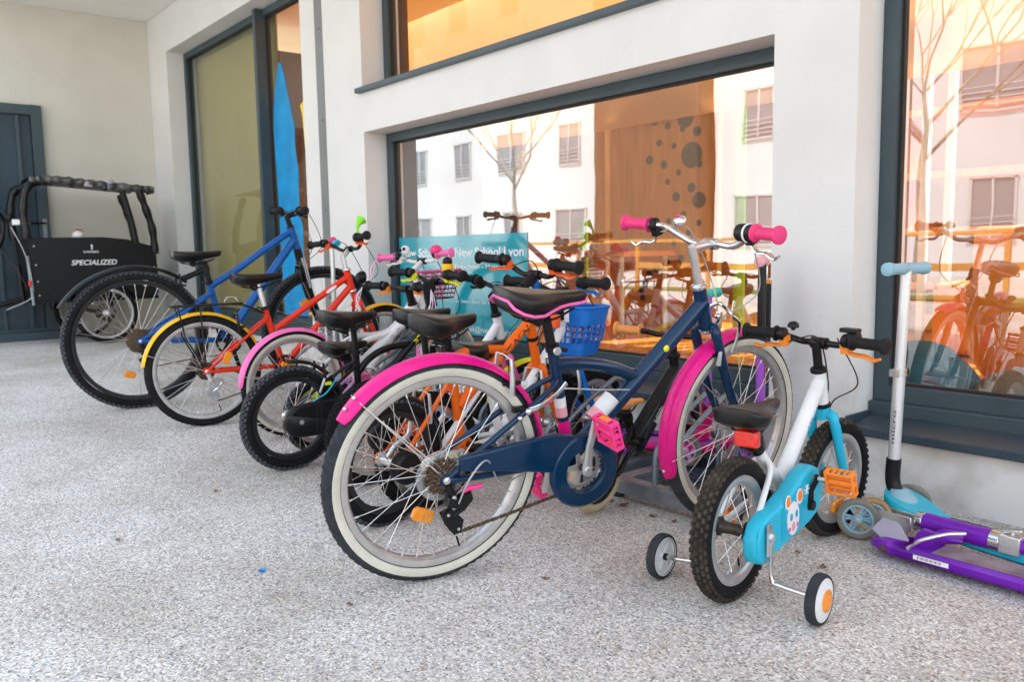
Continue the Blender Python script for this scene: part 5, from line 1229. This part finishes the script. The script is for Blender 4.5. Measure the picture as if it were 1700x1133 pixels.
# ------------------------------------------------------------------ 10. small white bicycle with cyan and pink stripes
s = dict(label='small white bicycle with cyan and pink stripes between the black and orange ones', at=at(-2.66, 1.52), scale=s_of(-2.66, gz) / s_of(-2.66, GOLD), hd=90, lean=-4, R=.195, tr=.021, wb=.74, steer=-6,
    tyre='rubber', knob=.023, rim='rim', spokes=24, bb=(.29, .205), sc=(.225, .42), ht=(.560, .590), hb=(.590, .495), fm='white', hr=.018,
    tubes=[((.570, .555), (.30, .22), .018, .020, 'white'), ((.50, .466), (.46, .414), .0206, .0206, 'cyan'), ((.455, .408), (.43, .376), .0208, .0208, 'softpink'), ((.42, .363), (.40, .338), .0208, .0208, 'cyan')],
    curved=[([(.24, .37), (.33, .36), (.40, .355)], .0135, 'softpink')], ssj=(.24, .35), fkm='softpink',
    sad=(.10, .33, .645, .635, .155, (.21, .56)), sadth=.06, spm='black', clm='black', headset='black', quill=.09, stemm='black', stemr=.015,
    bar=dict(c=(.57, .70), W=.48, rise=.02, back=.04, m='blackgloss', gl=.11, lever='black', levlen=.06, cabto=(.61, .48)), fendF=(50, 170, .022, 'yellowlime'), vbm='black')
b10, T10, f10 = bicycle(s); make_crank(b10, (.29, .205), .10, rad(-100), y=.066, ring=0, armm='black', pm='yellowlime')
big_guard(b10, .195, (.29, .205))

make_fender(w3, (.66, 0, .158), .178, .024, rad(40), rad(150), 'lilac', T=T3)
q = MB(); q.box((.03, -.02, .30), (.02, .035, .03), 'redlens'); q.build('rear_light', b10, 30, bevel=.004)
q = MB(T8); q.box((.70, -.03, .60), (.03, .05, .05), 'orangered'); q.build('front_light', o8, 30, bevel=.006)
for r_, tt, c_ in ((p2, T2, 'softpink'), (w3, T3, 'lilac')):
    bx_, bz_ = (.655, .80) if r_ is p2 else (.43, .67)
    for sg in (-1, 1):
        q = MB(tt)
        for k in range(7): q.tube(smooth_pts([(bx_ - .03, sg * .235, bz_ + .01), (bx_ - .04 - .006 * (k % 3), sg * (.245 + .004 * k), bz_ - .04), (bx_ - .05 + .008 * (k - 3), sg * (.24 + .006 * (k % 4)), bz_ - .10)], 4), .0014, c_ if k % 2 else 'decalwhite', 4)
        q.build('streamer', r_, 0)

# ------------------------------------------------------------------ 11. black balance bike
s = dict(label='low black balance bike with cream tyres, orange saddle and orange grips', name='balance_bike', cat='balance bike', at=(-1.865, 1.875, 0), hd=97, lean=-4, R=.132, tr=.019, wb=.56, fz=.215, Rf=.125, steer=10,
    tyre='cream', mag='rimblack', spokes=0, bb=(.20, .20), sc=(.155, .29), ht=(.420, .470), hb=(.440, .370), fm='blackgloss', hr=.017,
    tubes=[((.432, .42), (.20, .20), .028, .030, 'blackgloss')], ssj=(.16, .26), str=.016,
    sad=(.03, .235, .375, .345, .125, (.145, .335)), sadth=.03, sadm='tan', spm='black', clm='black', headset='black', quill=.07, stemm='black', stemr=.012,
    bar=dict(c=(.405, .545), W=.42, rise=.012, back=.03, m='blackgloss', gm='tan', gl=.10, flange=1.75, levR=False, levL=False), vb=False)
bb_, Tbb, fbb = bicycle(s)
q = MB(); q.tube([(.20, -.018, .175), (.27, -.024, .26)], [.019, .019], 'black', 12); q.build('footrest', bb_, 40); word_on_tube(fbb, 'scoot ride', (.20, .20), (.432, .42), .029, .1, .5, .014, 'decalwhite')
# ------------------------------------------------------------------ scooters
def sc_wheel(par, c, ax, r, w, tyre, core, name='wheel', T=None):
    q = MB(T); c = Vector(c); q.lathe([(r * .70, -w * .8), (r * .86, -w), (r * .96, -w * .8), (r, -w * .35), (r, w * .35), (r * .96, w * .8), (r * .86, w), (r * .70, w * .8)], c, ax, tyre, 40, closed=True); o = q.build(name, par, 40)
    q = MB(T); q.lathe([(r * .62, -w * .85), (r * .71, -w * .85), (r * .71, w * .85), (r * .62, w * .85)], c, ax, core, 36, closed=True); q.lathe([(.003, -w * 1.05), (r * .2, -w * 1.05), (r * .24, -w * .8), (r * .24, w * .8), (r * .2, w * 1.05), (.003, w * 1.05)], c, ax, core, 20)
    a_, u, v = frame_from(ax)
    for k in range(6):
        for dd in (-.13, .13):
            a = 2 * pi * k / 6; p0 = u * cos(a + dd * 1.5) + v * sin(a + dd * 1.5); p1 = u * cos(a + dd) + v * sin(a + dd); q.tube([c + p0 * r * .2, c + p1 * r * .66], [w * .32, w * .36], core, 6)
    for sg in (-1, 1): q.lathe([(0, 0), (r * .10, 0), (r * .10, .003), (0, .004)], c + a_ * (sg * w * 1.06), a_ * sg, 'silver', 10)
    q.build('rim', o, 35); return o
def outline(pts, n=6):
    P = [Vector((p[0], p[1], 0)) for p in pts]; out = []; m_ = len(P)
    for i in range(m_):
        a, b, c, d = P[i - 1], P[i], P[(i + 1) % m_], P[(i + 2) % m_]
        for k_ in range(n):
            t = k_ / n; v = .5 * ((2 * b) + (c - a) * t + (2 * a - 5 * b + 4 * c - d) * t * t + (3 * b - a - 3 * c + d) * t ** 3); out.append((v.x, v.y))
    return out
def three_wheeler(name, label, at_, hd, lean=(0, 0), deckm='cyan', topm='grip_tape', polem='silver', jointm='black', gripm='paleblue', H=.72, wm='greywheel', core='paleblue', neck='paleblue', grips=.19, sleeve=None, wyaw=0, wx=0.0, trk=.085):
    t = thing(name, label, 'scooter', at_, (lean[0], lean[1], rad(hd)), 'scooters leaning and lying by the wall')
    for sg in (-1, 1): sc_wheel(t, (wx, sg * trk, .060), (sin(rad(wyaw)), cos(rad(wyaw)), 0), .060, .012, wm, core)
    sc_wheel(t, (-.44, 0, .038), (0, 1, 0), .038, .018, wm, core)
    q = MB(); ol = outline([(.055, .0), (.03, .055), (-.03, .062), (-.10, .045), (-.20, .062), (-.36, .060), (-.47, .040), (-.50, 0), (-.47, -.040), (-.36, -.060), (-.20, -.062), (-.10, -.045), (-.03, -.062), (.03, -.055)])
    n_ = len(ol); rings = []
    for (kz, ks) in ((.052, .80), (.060, .97), (.078, 1.0), (.084, .965)):
        rings.append([Vector((x * (1 if x < 0 else 1), y * ks, kz + max(0, x + .12) * .30)) for x, y in ol])
    q.loft(rings, deckm); dk = q.build('deck', t, 40)
    q = MB(); q.loft([[Vector((x * .985 - .004, y * .86, .0845)) for x, y in ol if x < -.11], [Vector((x * .985 - .004, y * .84, .0865)) for x, y in ol if x < -.11]], topm); q.build('deck_mat', dk, 0)
    q = MB(); q.tube([(.005 + wx, -trk + .003, .060), (.01 + wx * .7, 0, .075), (.005 + wx, trk - .003, .060)], [.012, .022, .012], 'gasket', 10); q.build('axle_truck', t, 40)
    q = MB(); q.loft([[Vector((.05 * cos(a) + .0, .062 * sin(a), .09)) for a in [2 * pi * i / 20 for i in range(20)]], [Vector((.040 * cos(a) + .012, .045 * sin(a), .115)) for a in [2 * pi * i / 20 for i in range(20)]], [Vector((.022 * cos(a) + .02, .026 * sin(a), .14)) for a in [2 * pi * i / 20 for i in range(20)]]], neck); q.build('neck', t, 60)
    q = MB(); q.tube(smooth_pts([(.0, 0, .10), (.032, 0, .13), (.045, 0, .165), (.045, 0, .225)]), [.021] * 19, jointm, 16)
    for z in (.175, .21): q.disc((.045, -.021, z), (0, 1, 0), .007, .004, 'gasket', 12)
    q.build('folding_joint', t, 50, bevel=.002)
    q = MB(); q.tube([(.045, 0, .21), (.045, 0, H * .62)], .0165, sleeve or polem, 18); q.tube([(.045, 0, H * .6), (.045, 0, H)], .0145, polem, 18); q.build('steering_column', t, 40)
    q = MB(); q.lathe([(.0165, -.010), (.0195, -.009), (.0195, .009), (.0165, .010)], (.045, 0, H * .62), (0, 0, 1), 'silver' if jointm == 'black' and polem in ('silver', 'satin') else 'black', 18); q.box((.045, -.026, H * .62), (.012, .020, .016), 'black'); q.box((.045, .026, H * .62), (.020, .018, .020), 'silver'); q.build('height_clamp', t, 40)
    for sg in (-1, 1):
        q = MB(); q.lathe([(.012, 0), (.0155, .006), (.0175, .02), (.0150, .04), (.0160, .055), (.0175, .075), (.019, grips / 2 - .016), (.0185, grips / 2 - .004), (.010, grips / 2), (0, grips / 2)], (.045, 0, H + .004), (0, sg, 0), gripm, 20); q.build('grip', t, 50)
    q = MB(); q.cyl((.045, -.012, H + .004), (.045, .012, H + .004), .0155, gripm, 18); q.build('handlebar', t, 40)
    return t
tb_s = three_wheeler('kick_scooter', 'pale blue three wheeled scooter with a silver column standing upright at the wall', (-1.09, 2.365, 0), 172, (0, rad(-2)), H=.775, topm='gasket', polem='satin', wyaw=-30, wx=.062, trk=.125)
q = MB(); text_on(q, 'micro', (-.0, 0, 0), (0, 0, 1), (1, 0, 0), .10, .012, 'decal'); 
for i, v in enumerate(q.v): q.v[i] = (.045 - .008 + v[0], .0166, .27 + v[2])
q.build('lettering', tb_s, 0)
t = thing('kick_scooter', 'folded purple two wheeled scooter with amber wheels lying on the ground at the right', 'scooter', (-1.055, 2.19, 0), (0, 0, rad(-1.5)), 'scooters leaning and lying by the wall')
sc_wheel(t, (-.080, .078, .075), (-.42, 1, 0), .052, .012, 'amberwheel', 'paleblue')
q = MB()
for sg in (-1, 1): q.box((-.020 , .092 + sg * .019, .078), (.110, .004, .040), 'silver', Matrix.Rotation(-.12, 3, 'Z'))
q.box((.035, .105, .080), (.010, .042, .044), 'silver'); q.cyl((.038, .10, .084), (.060, .098, .086), .026, 'chrome', 24); q.build('front_fork', t, 40, bevel=.003)
q = MB(); q.cyl((.060, .098, .086), (.235, .085, .087), .0265, 'purple', 26); q.build('head_tube', t, 40)
q = MB(); q.cyl((.235, .085, .087), (.262, .083, .087), .0275, 'chrome', 24); q.box((.285, .081, .090), (.05, .048, .046), 'silver'); q.box((.282, .085, .121), (.05, .02, .008), 'chrome', Matrix.Rotation(-.2, 3, 'Y')); q.tube([(.285, .085, .10), (.282, .085, .12)], .005, 'silver', 8); q.build('folding_clamp', t, 35, bevel=.003)
q = MB(); q.cyl((.305, .080, .088), (.95, .045, .080), .0185, 'purple', 24); q.build('steering_column', t, 40)
q = MB()
pr = [(-.018, .018), (-.03, .042), (-.01, .060), (.9, .046), (.9, .028), (.05, .018)]
q.loft([[Vector((x, y, z)) for (y, z) in ((-.050, .030), (-.052, .044), (-.044, .054), (.044, .054), (.052, .044), (.050, .030), (.040, .018), (-.040, .018))] for x in (.06, .5, 1.05)], 'purple')
q.loft([[Vector((-.035, y * .35, .030 + (z - .03) * .5)) for (y, z) in ((-.050, .030), (-.052, .044), (-.044, .054), (.044, .054), (.052, .044), (.050, .030), (.040, .018), (-.040, .018))], [Vector((.0, y * .85, z)) for (y, z) in ((-.050, .030), (-.052, .044), (-.044, .052), (.044, .052), (.052, .044), (.050, .030), (.040, .018), (-.040, .018))], [Vector((.06, y, z)) for (y, z) in ((-.050, .030), (-.052, .044), (-.044, .054), (.044, .054), (.052, .044), (.050, .030), (.040, .018), (-.040, .018))]], 'purple')
dk = q.build('deck', t, 30, bevel=.002)
q = MB(); q.add([(.14, -.042, .0548), (1.04, -.042, .0548), (1.04, .042, .0548), (.14, .042, .0548)], [(0, 1, 2, 3)], 'grip_tape'); q.build('deck_mat', dk, 0)
q = MB(); q.add([(.10, -.0525, .0425), (.19, -.0525, .0425), (.19, -.0525, .030), (.10, -.0525, .030)], [(3, 2, 1, 0)], 'decalwhite')
for i in range(16): q.box((.112 + i * .0038, -.0529, .0365), (.0008 + .0012 * (i % 3 == 0), .0006, .007), 'decal')
q.build('label_sticker', dk, 0)
q = MB(); q.prism([(.075, .05), (.115, .05), (.15, .085), (.20, .09), (.10, .10), (.085, .085)], (0, .0, 0), (1, 0, 0), (0, 0, 1), (0, 1, 0), .018, 'purple'); q.tube([(.105, .005, .058), (.13, .045, .075), (.165, .075, .078)], [.015, .02, .02], 'purple', 12)
q.tube(smooth_pts([(.10, -.045, .070), (.12, -.04, .085), (.16, .0, .10), (.19, .04, .10)]), .0055, 'silver', 8); q.build('folding_bracket', t, 40, bevel=.002)
q = MB(); q.prism([(-.045, .050), (-.01, .030), (.055, .028), (.062, .045), (.02, .085), (-.025, .088)], (0, -.022, .02), (1, 0, 0), (0, .55, .83), (0, -.83, .55), .003, 'clear'); q.build('brake_mudguard', t, 30, bevel=.001)
q = MB(); q.disc((.02, -.0530, .036), (0, 1, 0), .009, .004, 'rust', 14); q.cyl((.085, -.052, .055), (.085, .052, .055), .005, 'silver', 10); q.build('deck_bolt', t, 40)
pu = three_wheeler('kick_scooter', 'purple scooter with pale pink grips upright behind the pink front wheel', (-1.72, 2.50, .06), 28, (0, 0), deckm='magenta', polem='blackgloss', sleeve='violet', gripm='palepink', H=.735, neck='violet', core='violet', topm='violet')
q = MB(); 
for i in range(7):
    for j in range(3):
        if (i + j) % 2: q.box((.045 + .0160, (j - 1) * .008, .31 + i * .011), (.0015, .008, .011), 'orangeplastic')
        else: q.box((.045 + .0160, (j - 1) * .008, .31 + i * .011), (.0015, .008, .011), 'decal')
q.build('checker_decal', pu, 0)
three_wheeler('kick_scooter', 'magenta scooter with turquoise grips low behind the pink front wheel', (-1.90, 2.44, .06), 15, (0, 0), deckm='magenta', polem='violet', gripm='teal', H=.62, neck='magenta', core='lilac', topm='purple', jointm='magenta')
three_wheeler('kick_scooter', 'silver scooter with orange grips standing behind the red bicycle', (-4.38, 2.33, gz(-4.3) + .0), 250, (0, 0), deckm='orangered', polem='silver', gripm='orangeplastic', H=.83, neck='orangered', core='orangeplastic', topm='gasket')
sp_ = MB(); sp_.box((0, 0, .0), (.032, .012, .30), 'black'); sp_.box((0, 0, .155), (.036, .014, .014), 'tan'); sp_.cyl((0, 0, .16), (0, 0, .21), .004, 'silver', 8)
o = sp_.build('carry_strap', None, 30, bevel=.002); o.location = (-1.70, 2.58, .57); tag(o, 'black carrying strap hanging beside the purple scooter', 'strap')

# ------------------------------------------------------------------ cargo bike by the side wall
M['sheenblack'] = mat('sheen_vinyl', (.10, .10, .10), .22, 0, .9, 16, .6, .4, .6, .6, (.01, .01, .01))  # grey base with dark mottling paints the sheen of black vinyl
cb = thing('cargo_bicycle', 'black cargo bicycle with a large wooden box and rain canopy frame at the far left', 'cargo bicycle', (-8.05, 1.95, gz(-8.05)), (0, 0, rad(90)))
# local: x forward (= world +y), y left (= world -x), the near side is y = -w
q = MB(); Z0 = .36; side = [(-.56, .40), (-.58, .93), (.0, .935), (.20, .915), (.44, .845), (.46, .50), (.43, .40), (.28, .40), (.25, .44), (-.26, .44), (-.30, .40)]
for y in (-.0, .62): q.prism(side, (0, y, 0), (1, 0, 0), (0, 0, 1), (0, 1, 0), .016, 'black')
q.box((-.565, .31, .66), (.016, .604, .52), 'black'); q.box((.445, .31, .62), (.016, .604, .40), 'black'); q.box((-.06, .31, .44), (1.0, .604, .012), 'black')
bx = q.build('cargo_box', cb, 0, bevel=.002)
q = MB(); text_on(q, 'SPECIALIZED', (-.27, -.0090, .692), (1, 0, 0), (0, 0, 1), .37, .045, 'decalwhite', .018, .25); text_on(q, 'S-WORKS', (-.165, -.0090, .798), (1, 0, 0), (0, 0, 1), .125, .018, 'decalwhite', .02)
q.prism([(-.012, 0), (0, .02), (.012, 0), (.004, .002), (.007, -.022), (0, -.034), (-.006, -.02), (-.002, .002)], (-.095, -.0092, .855), (1, 0, 0), (0, 0, 1), (0, 1, 0), .001, 'decalwhite')
for (x, z) in ((.33, .55), (.345, .53), (.32, .52), (.35, .56), (.335, .50)): q.ball((x, -.009, z), (.018, .001, .016), 'decalwhite', 10, 6)
q.build('lettering', bx, 0)
q = MB()
for (x, z) in ((-.545, .86), (-.54, .70), (-.535, .56), (-.53, .44), (.42, .80), (.42, .66), (.415, .52)): q.disc((x, -.0105, z), (0, 1, 0), .007, .004, 'silver', 10)
q.build('box_bolts', bx, 30)
for y in (0.0, .62):
    q = MB(); q.tube(smooth_pts([(-.585, y, .92), (-.60, y, 1.15), (-.565, y, 1.34), (-.47, y + (.02 if y == 0 else -.02), 1.405)]), [.036 + .004 * sin(i * 1.1) for i in range(19)], 'blackgloss', 12, flat=1.5); q.build('canopy_post', cb, 60)
    q = MB(); q.tube(smooth_pts([(.44, y, .78), (.43, y, 1.0), (.38, y, 1.2), (.33, y, 1.355)]), [.032 + .004 * sin(i * 1.3) for i in range(19)], 'black', 12, flat=1.3); q.build('canopy_post', cb, 60)
q = MB(); q.tube(smooth_pts([(.28, .0, .88), (.25, .0, 1.08), (.19, .0, 1.34)]), .026, 'black', 10); q.build('canopy_strut', cb, 60)
q = MB(); random.seed(21)
pts = smooth_pts([(-.54, .0, 1.405), (-.35, .0, 1.425), (-.1, .0, 1.405), (.15, .0, 1.385), (.46, .0, 1.36)], 14); q.tube(pts, [.034 + .005 * sin(i * 1.3) + random.uniform(-.003, .003) for i in range(len(pts))], 'sheenblack', 14)
q.loft([[Vector((x, y, 1.450 - .075 * (x + .55) + .02 * sin(pi * (y / .62)))) for y in (0, .15, .31, .46, .62)] + [Vector((x, y, 1.438 - .075 * (x + .55) + .02 * sin(pi * (y / .62)))) for y in (.62, .46, .31, .15, 0)] for x in (-.50, -.3, 0, .3, .42)], 'black')
for x in (-.46, -.22, .05, .36, .41): q.lathe([(.036, -.012), (.041, -.010), (.041, .010), (.036, .012)], (x, 0, 1.415 - .065 * (x + .46) * 1.0), (1, 0, 0), 'gasket', 14)
q.build('rain_canopy', cb, 60)
q = MB()
for x in (-.10, .09, -.07, .06): q.ball((x, -.022, 1.40 + random.uniform(-.02, .02)), (.035, .012, .026), 'clear', 12, 8)
q.build('cover_window', cb, 60)
make_wheel(cb, (-.03, -.09, .262), .262, .024, None, hubw=.06, spokes=32); make_wheel(cb, (-.03, .71, .262), .262, .024, None, hubw=.06, spokes=24)
q = MB(); q.disc((-.03, -.055, .262), (0, 1, 0), .085, .003, 'darkmetal', 30); q.build('brake_disc', cb, 40)
make_fender(cb, (-.03, -.09, .262), .295, .035, rad(20), rad(176), 'blackgloss'); make_fender(cb, (-.03, .71, .262), .295, .035, rad(20), rad(176), 'blackgloss')
q = MB(); q.box((-.06, .31, .385), (1.02, .60, .03), 'black'); q.tube([(-.03, -.06, .262), (-.03, .68, .262)], .018, 'black', 12); q.tube([(-.60, .31, .36), (-.62, .31, .70)], .022, 'black', 12); q.tube([(-.62, .31, .40), (-1.0, .31, .30), (-1.5, .31, .34)], .024, 'black', 12); q.tube([(-1.25, .31, .30), (-1.32, .31, .80)], .018, 'black', 12); q.tube([(-1.0, .31, .30), (-.72, .31, .95)], .022, 'black', 12)
q.tube([(-.58, -.02, .36), (-.60, -.02, .78)], .014, 'steelgrey', 10); q.build('frame', cb, 45)
make_wheel(cb, (-1.62, .31, .32), .32, .024, None, hubw=.07, spokes=32)
make_saddle(cb, -1.44, -1.18, .87, .865, .16)
q = MB(); q.tube(smooth_pts([(-.86, -.02, 1.13), (-.78, .05, 1.15), (-.72, .20, 1.10), (-.70, .31, 1.08), (-.72, .42, 1.10), (-.78, .57, 1.15), (-.86, .64, 1.13)]), .012, 'black', 10); q.tube([(-.72, .31, .95), (-.70, .31, 1.09)], .016, 'black', 10); q.build('handlebar', cb, 50)
for y in (-.02, .64): q = MB(); q.tube([(-.93, y, 1.11), (-.83, y, 1.135)], .018, 'gripblack', 12); q.build('grip', cb, 40)
q = MB(); q.box((-.66, .02, 1.06), (.06, .07, .05), 'silver'); q.ball((-.70, .04, 1.10), .03, 'black', 14, 10); q.build('headlamp', cb, 40, bevel=.006)
q = MB(); q.box((-.60, -.03, .545), (.02, .05, .05), 'redlens'); q.build('rear_reflector', cb, 30, bevel=.004)
cable(cb, [(-.70, .0, 1.02), (-.62, -.03, .8), (-.58, -.03, .55), (-.60, -.02, .42), (-.78, .0, .33)], None, 'cablegrey', .005, 'cable'); cable(cb, [(-.90, .0, 1.08), (-.86, .02, .95), (-.70, -.02, .70), (-.62, -.03, .50)], None, 'cable', .006, 'cable')
hb_ = MB(); hb_.ball((0, 0, 0), (.07, .05, .045), 'decalwhite', 14, 10); hb_.ball((-.04, .01, .02), (.045, .045, .04), 'red', 14, 10); o = hb_.build('toy_bundle', None, 60); o.location = (-8.25, 1.80, gz(-8) + 1.0 - .045); tag(o, 'small red and white bundle poking out of the cargo box', 'bundle')
st_ = MB(); st_.box((0, 0, .2), (.18, .22, .53), 'black'); o2 = st_.build('bag', None, 40, bevel=.03, segs=3); o2.location = (-8.27, 1.78, gz(-8) + .46); tag(o2, 'black bag standing in the cargo box under the bundle', 'bag')

# ------------------------------------------------------------------ litter on the paving
q = MB(); q.box((0, 0, .004), (.016, .007, .007), 'brightblue'); q.box((.006, .004, .008), (.010, .006, .004), 'cyan', Matrix.Rotation(.6, 3, 'Z')); o = q.build('plastic_scrap', None, 0, bevel=.001); o.location = (-2.10, .847, 0); o.rotation_euler = (0, 0, .5); tag(o, 'tiny bright blue scrap of plastic on the open paving', 'litter')
def leaf(x, y, r, a, lab, m='leafbrown'):
    mb = MB(); n = 14; vs = [(0, 0, .003)]
    for i in range(n): t = 2 * pi * i / n; rr = r * (1 + .25 * sin(3 * t + a) + .12 * sin(7 * t)); vs.append((rr * cos(t), rr * .6 * sin(t), .002 + .004 * abs(sin(t * 2 + a))))
    mb.add(vs, [(0, 1 + i, 1 + (i + 1) % n) for i in range(n)], m); o = mb.build('dry_leaf', None, 60); o.location = (x, y, gz(x) + .001); o.rotation_euler = (0, 0, a); tag(o, lab, 'leaf', 'dry leaves scattered on the paving')
LL = [(975, 862, 'dry leaf beside the cream tyre'), (1012, 852, 'curled brown leaf by the end of the rack'), (930, 868, 'small brown leaf'), (1075, 868, 'brown leaf in front of the rack beam'), (985, 942, 'brown leaf on the paving')]
for i, (x, y, r) in enumerate([(-1.905, 1.99, .016), (-1.84, 1.99, .020), (-1.70, 1.97, .014), (-1.62, 1.98, .012), (-1.50, 1.93, .015), (-1.12, 1.98, .012), (-1.03, 1.82, .014), (-1.22, 2.02, .010), (-1.55, 1.38, .010), (-2.62, .62, .010), (-2.9, 1.02, .012), (-1.75, .92, .009)]):
    leaf(x, y, r, i * 1.7, 'shrivelled brown leaf fragment on the speckled paving')

# ------------------------------------------------------------------ camera, sky, sun
F = 1380.58; yaw, pit, rol = rad(50.45982716), rad(6.2097545), rad(-.99124598)
fw_ = Vector((-sin(yaw) * cos(pit), cos(yaw) * cos(pit), -sin(pit))); r0 = Vector((cos(yaw), sin(yaw), 0)); u0 = r0.cross(fw_)
r_ = r0 * cos(rol) + u0 * sin(rol); u_ = u0 * cos(rol) - r0 * sin(rol)
cam = bpy.data.cameras.new('camera'); co = bpy.data.objects.new('camera', cam); col.objects.link(co); scene.camera = co
cam.sensor_width = 36; cam.lens = 36 * F / 1700; cam.clip_start = .02; cam.clip_end = 1000
mw = Matrix.Identity(4)
for i in range(3): mw[i][0] = r_[i]; mw[i][1] = u_[i]; mw[i][2] = -fw_[i]
mw[2][3] = .85; co.matrix_world = mw
cam.dof.use_dof = True; cam.dof.focus_distance = 2.35; cam.dof.aperture_fstop = 5.6

EL, AZ = rad(58), rad(SUNAZ)      # sun high behind the building, azimuth measured from +y towards +x
wd = bpy.data.worlds.new('World'); scene.world = wd; wd.use_nodes = True; nt = wd.node_tree
sk = nt.nodes.new('ShaderNodeTexSky'); sk.sky_type = 'NISHITA'; sk.sun_disc = False; sk.sun_elevation = EL; sk.sun_rotation = AZ; sk.air_density = 1.0; sk.dust_density = 1.2; sk.ozone_density = 1.0
bg = nt.nodes['Background']; hs = nt.nodes.new('ShaderNodeHueSaturation'); hs.inputs['Saturation'].default_value = .60; nt.links.new(sk.outputs[0], hs.inputs['Color']); tn = nt.nodes.new('ShaderNodeMix'); tn.data_type = 'RGBA'; tn.blend_type = 'MULTIPLY'; tn.inputs['Factor'].default_value = 1; tn.inputs['B'].default_value = (.97, 1, .945, 1); nt.links.new(hs.outputs['Color'], tn.inputs['A']); nt.links.new(tn.outputs['Result'], bg.inputs[0]); bg.inputs[1].default_value = SKY
sl = bpy.data.lights.new('sun', 'SUN'); sl.energy = SUN; sl.angle = rad(.53); sl.color = (1, .95, .87); so = bpy.data.objects.new('sun', sl); col.objects.link(so)
dv = Vector((sin(AZ) * cos(EL), cos(AZ) * cos(EL), sin(EL))); so.rotation_euler = dv.to_track_quat('Z', 'Y').to_euler(); so.location = (0, 6, 12)
scene.view_settings.view_transform = 'Standard'; scene.view_settings.look = 'None'; scene.view_settings.exposure = 0; scene.view_settings.gamma = 1
scene.render.engine = 'CYCLES'; cy = scene.cycles; cy.max_bounces = 10; cy.diffuse_bounces = 5; cy.glossy_bounces = 5; cy.transparent_max_bounces = 16; cy.sample_clamp_indirect = 8; cy.use_denoising = True
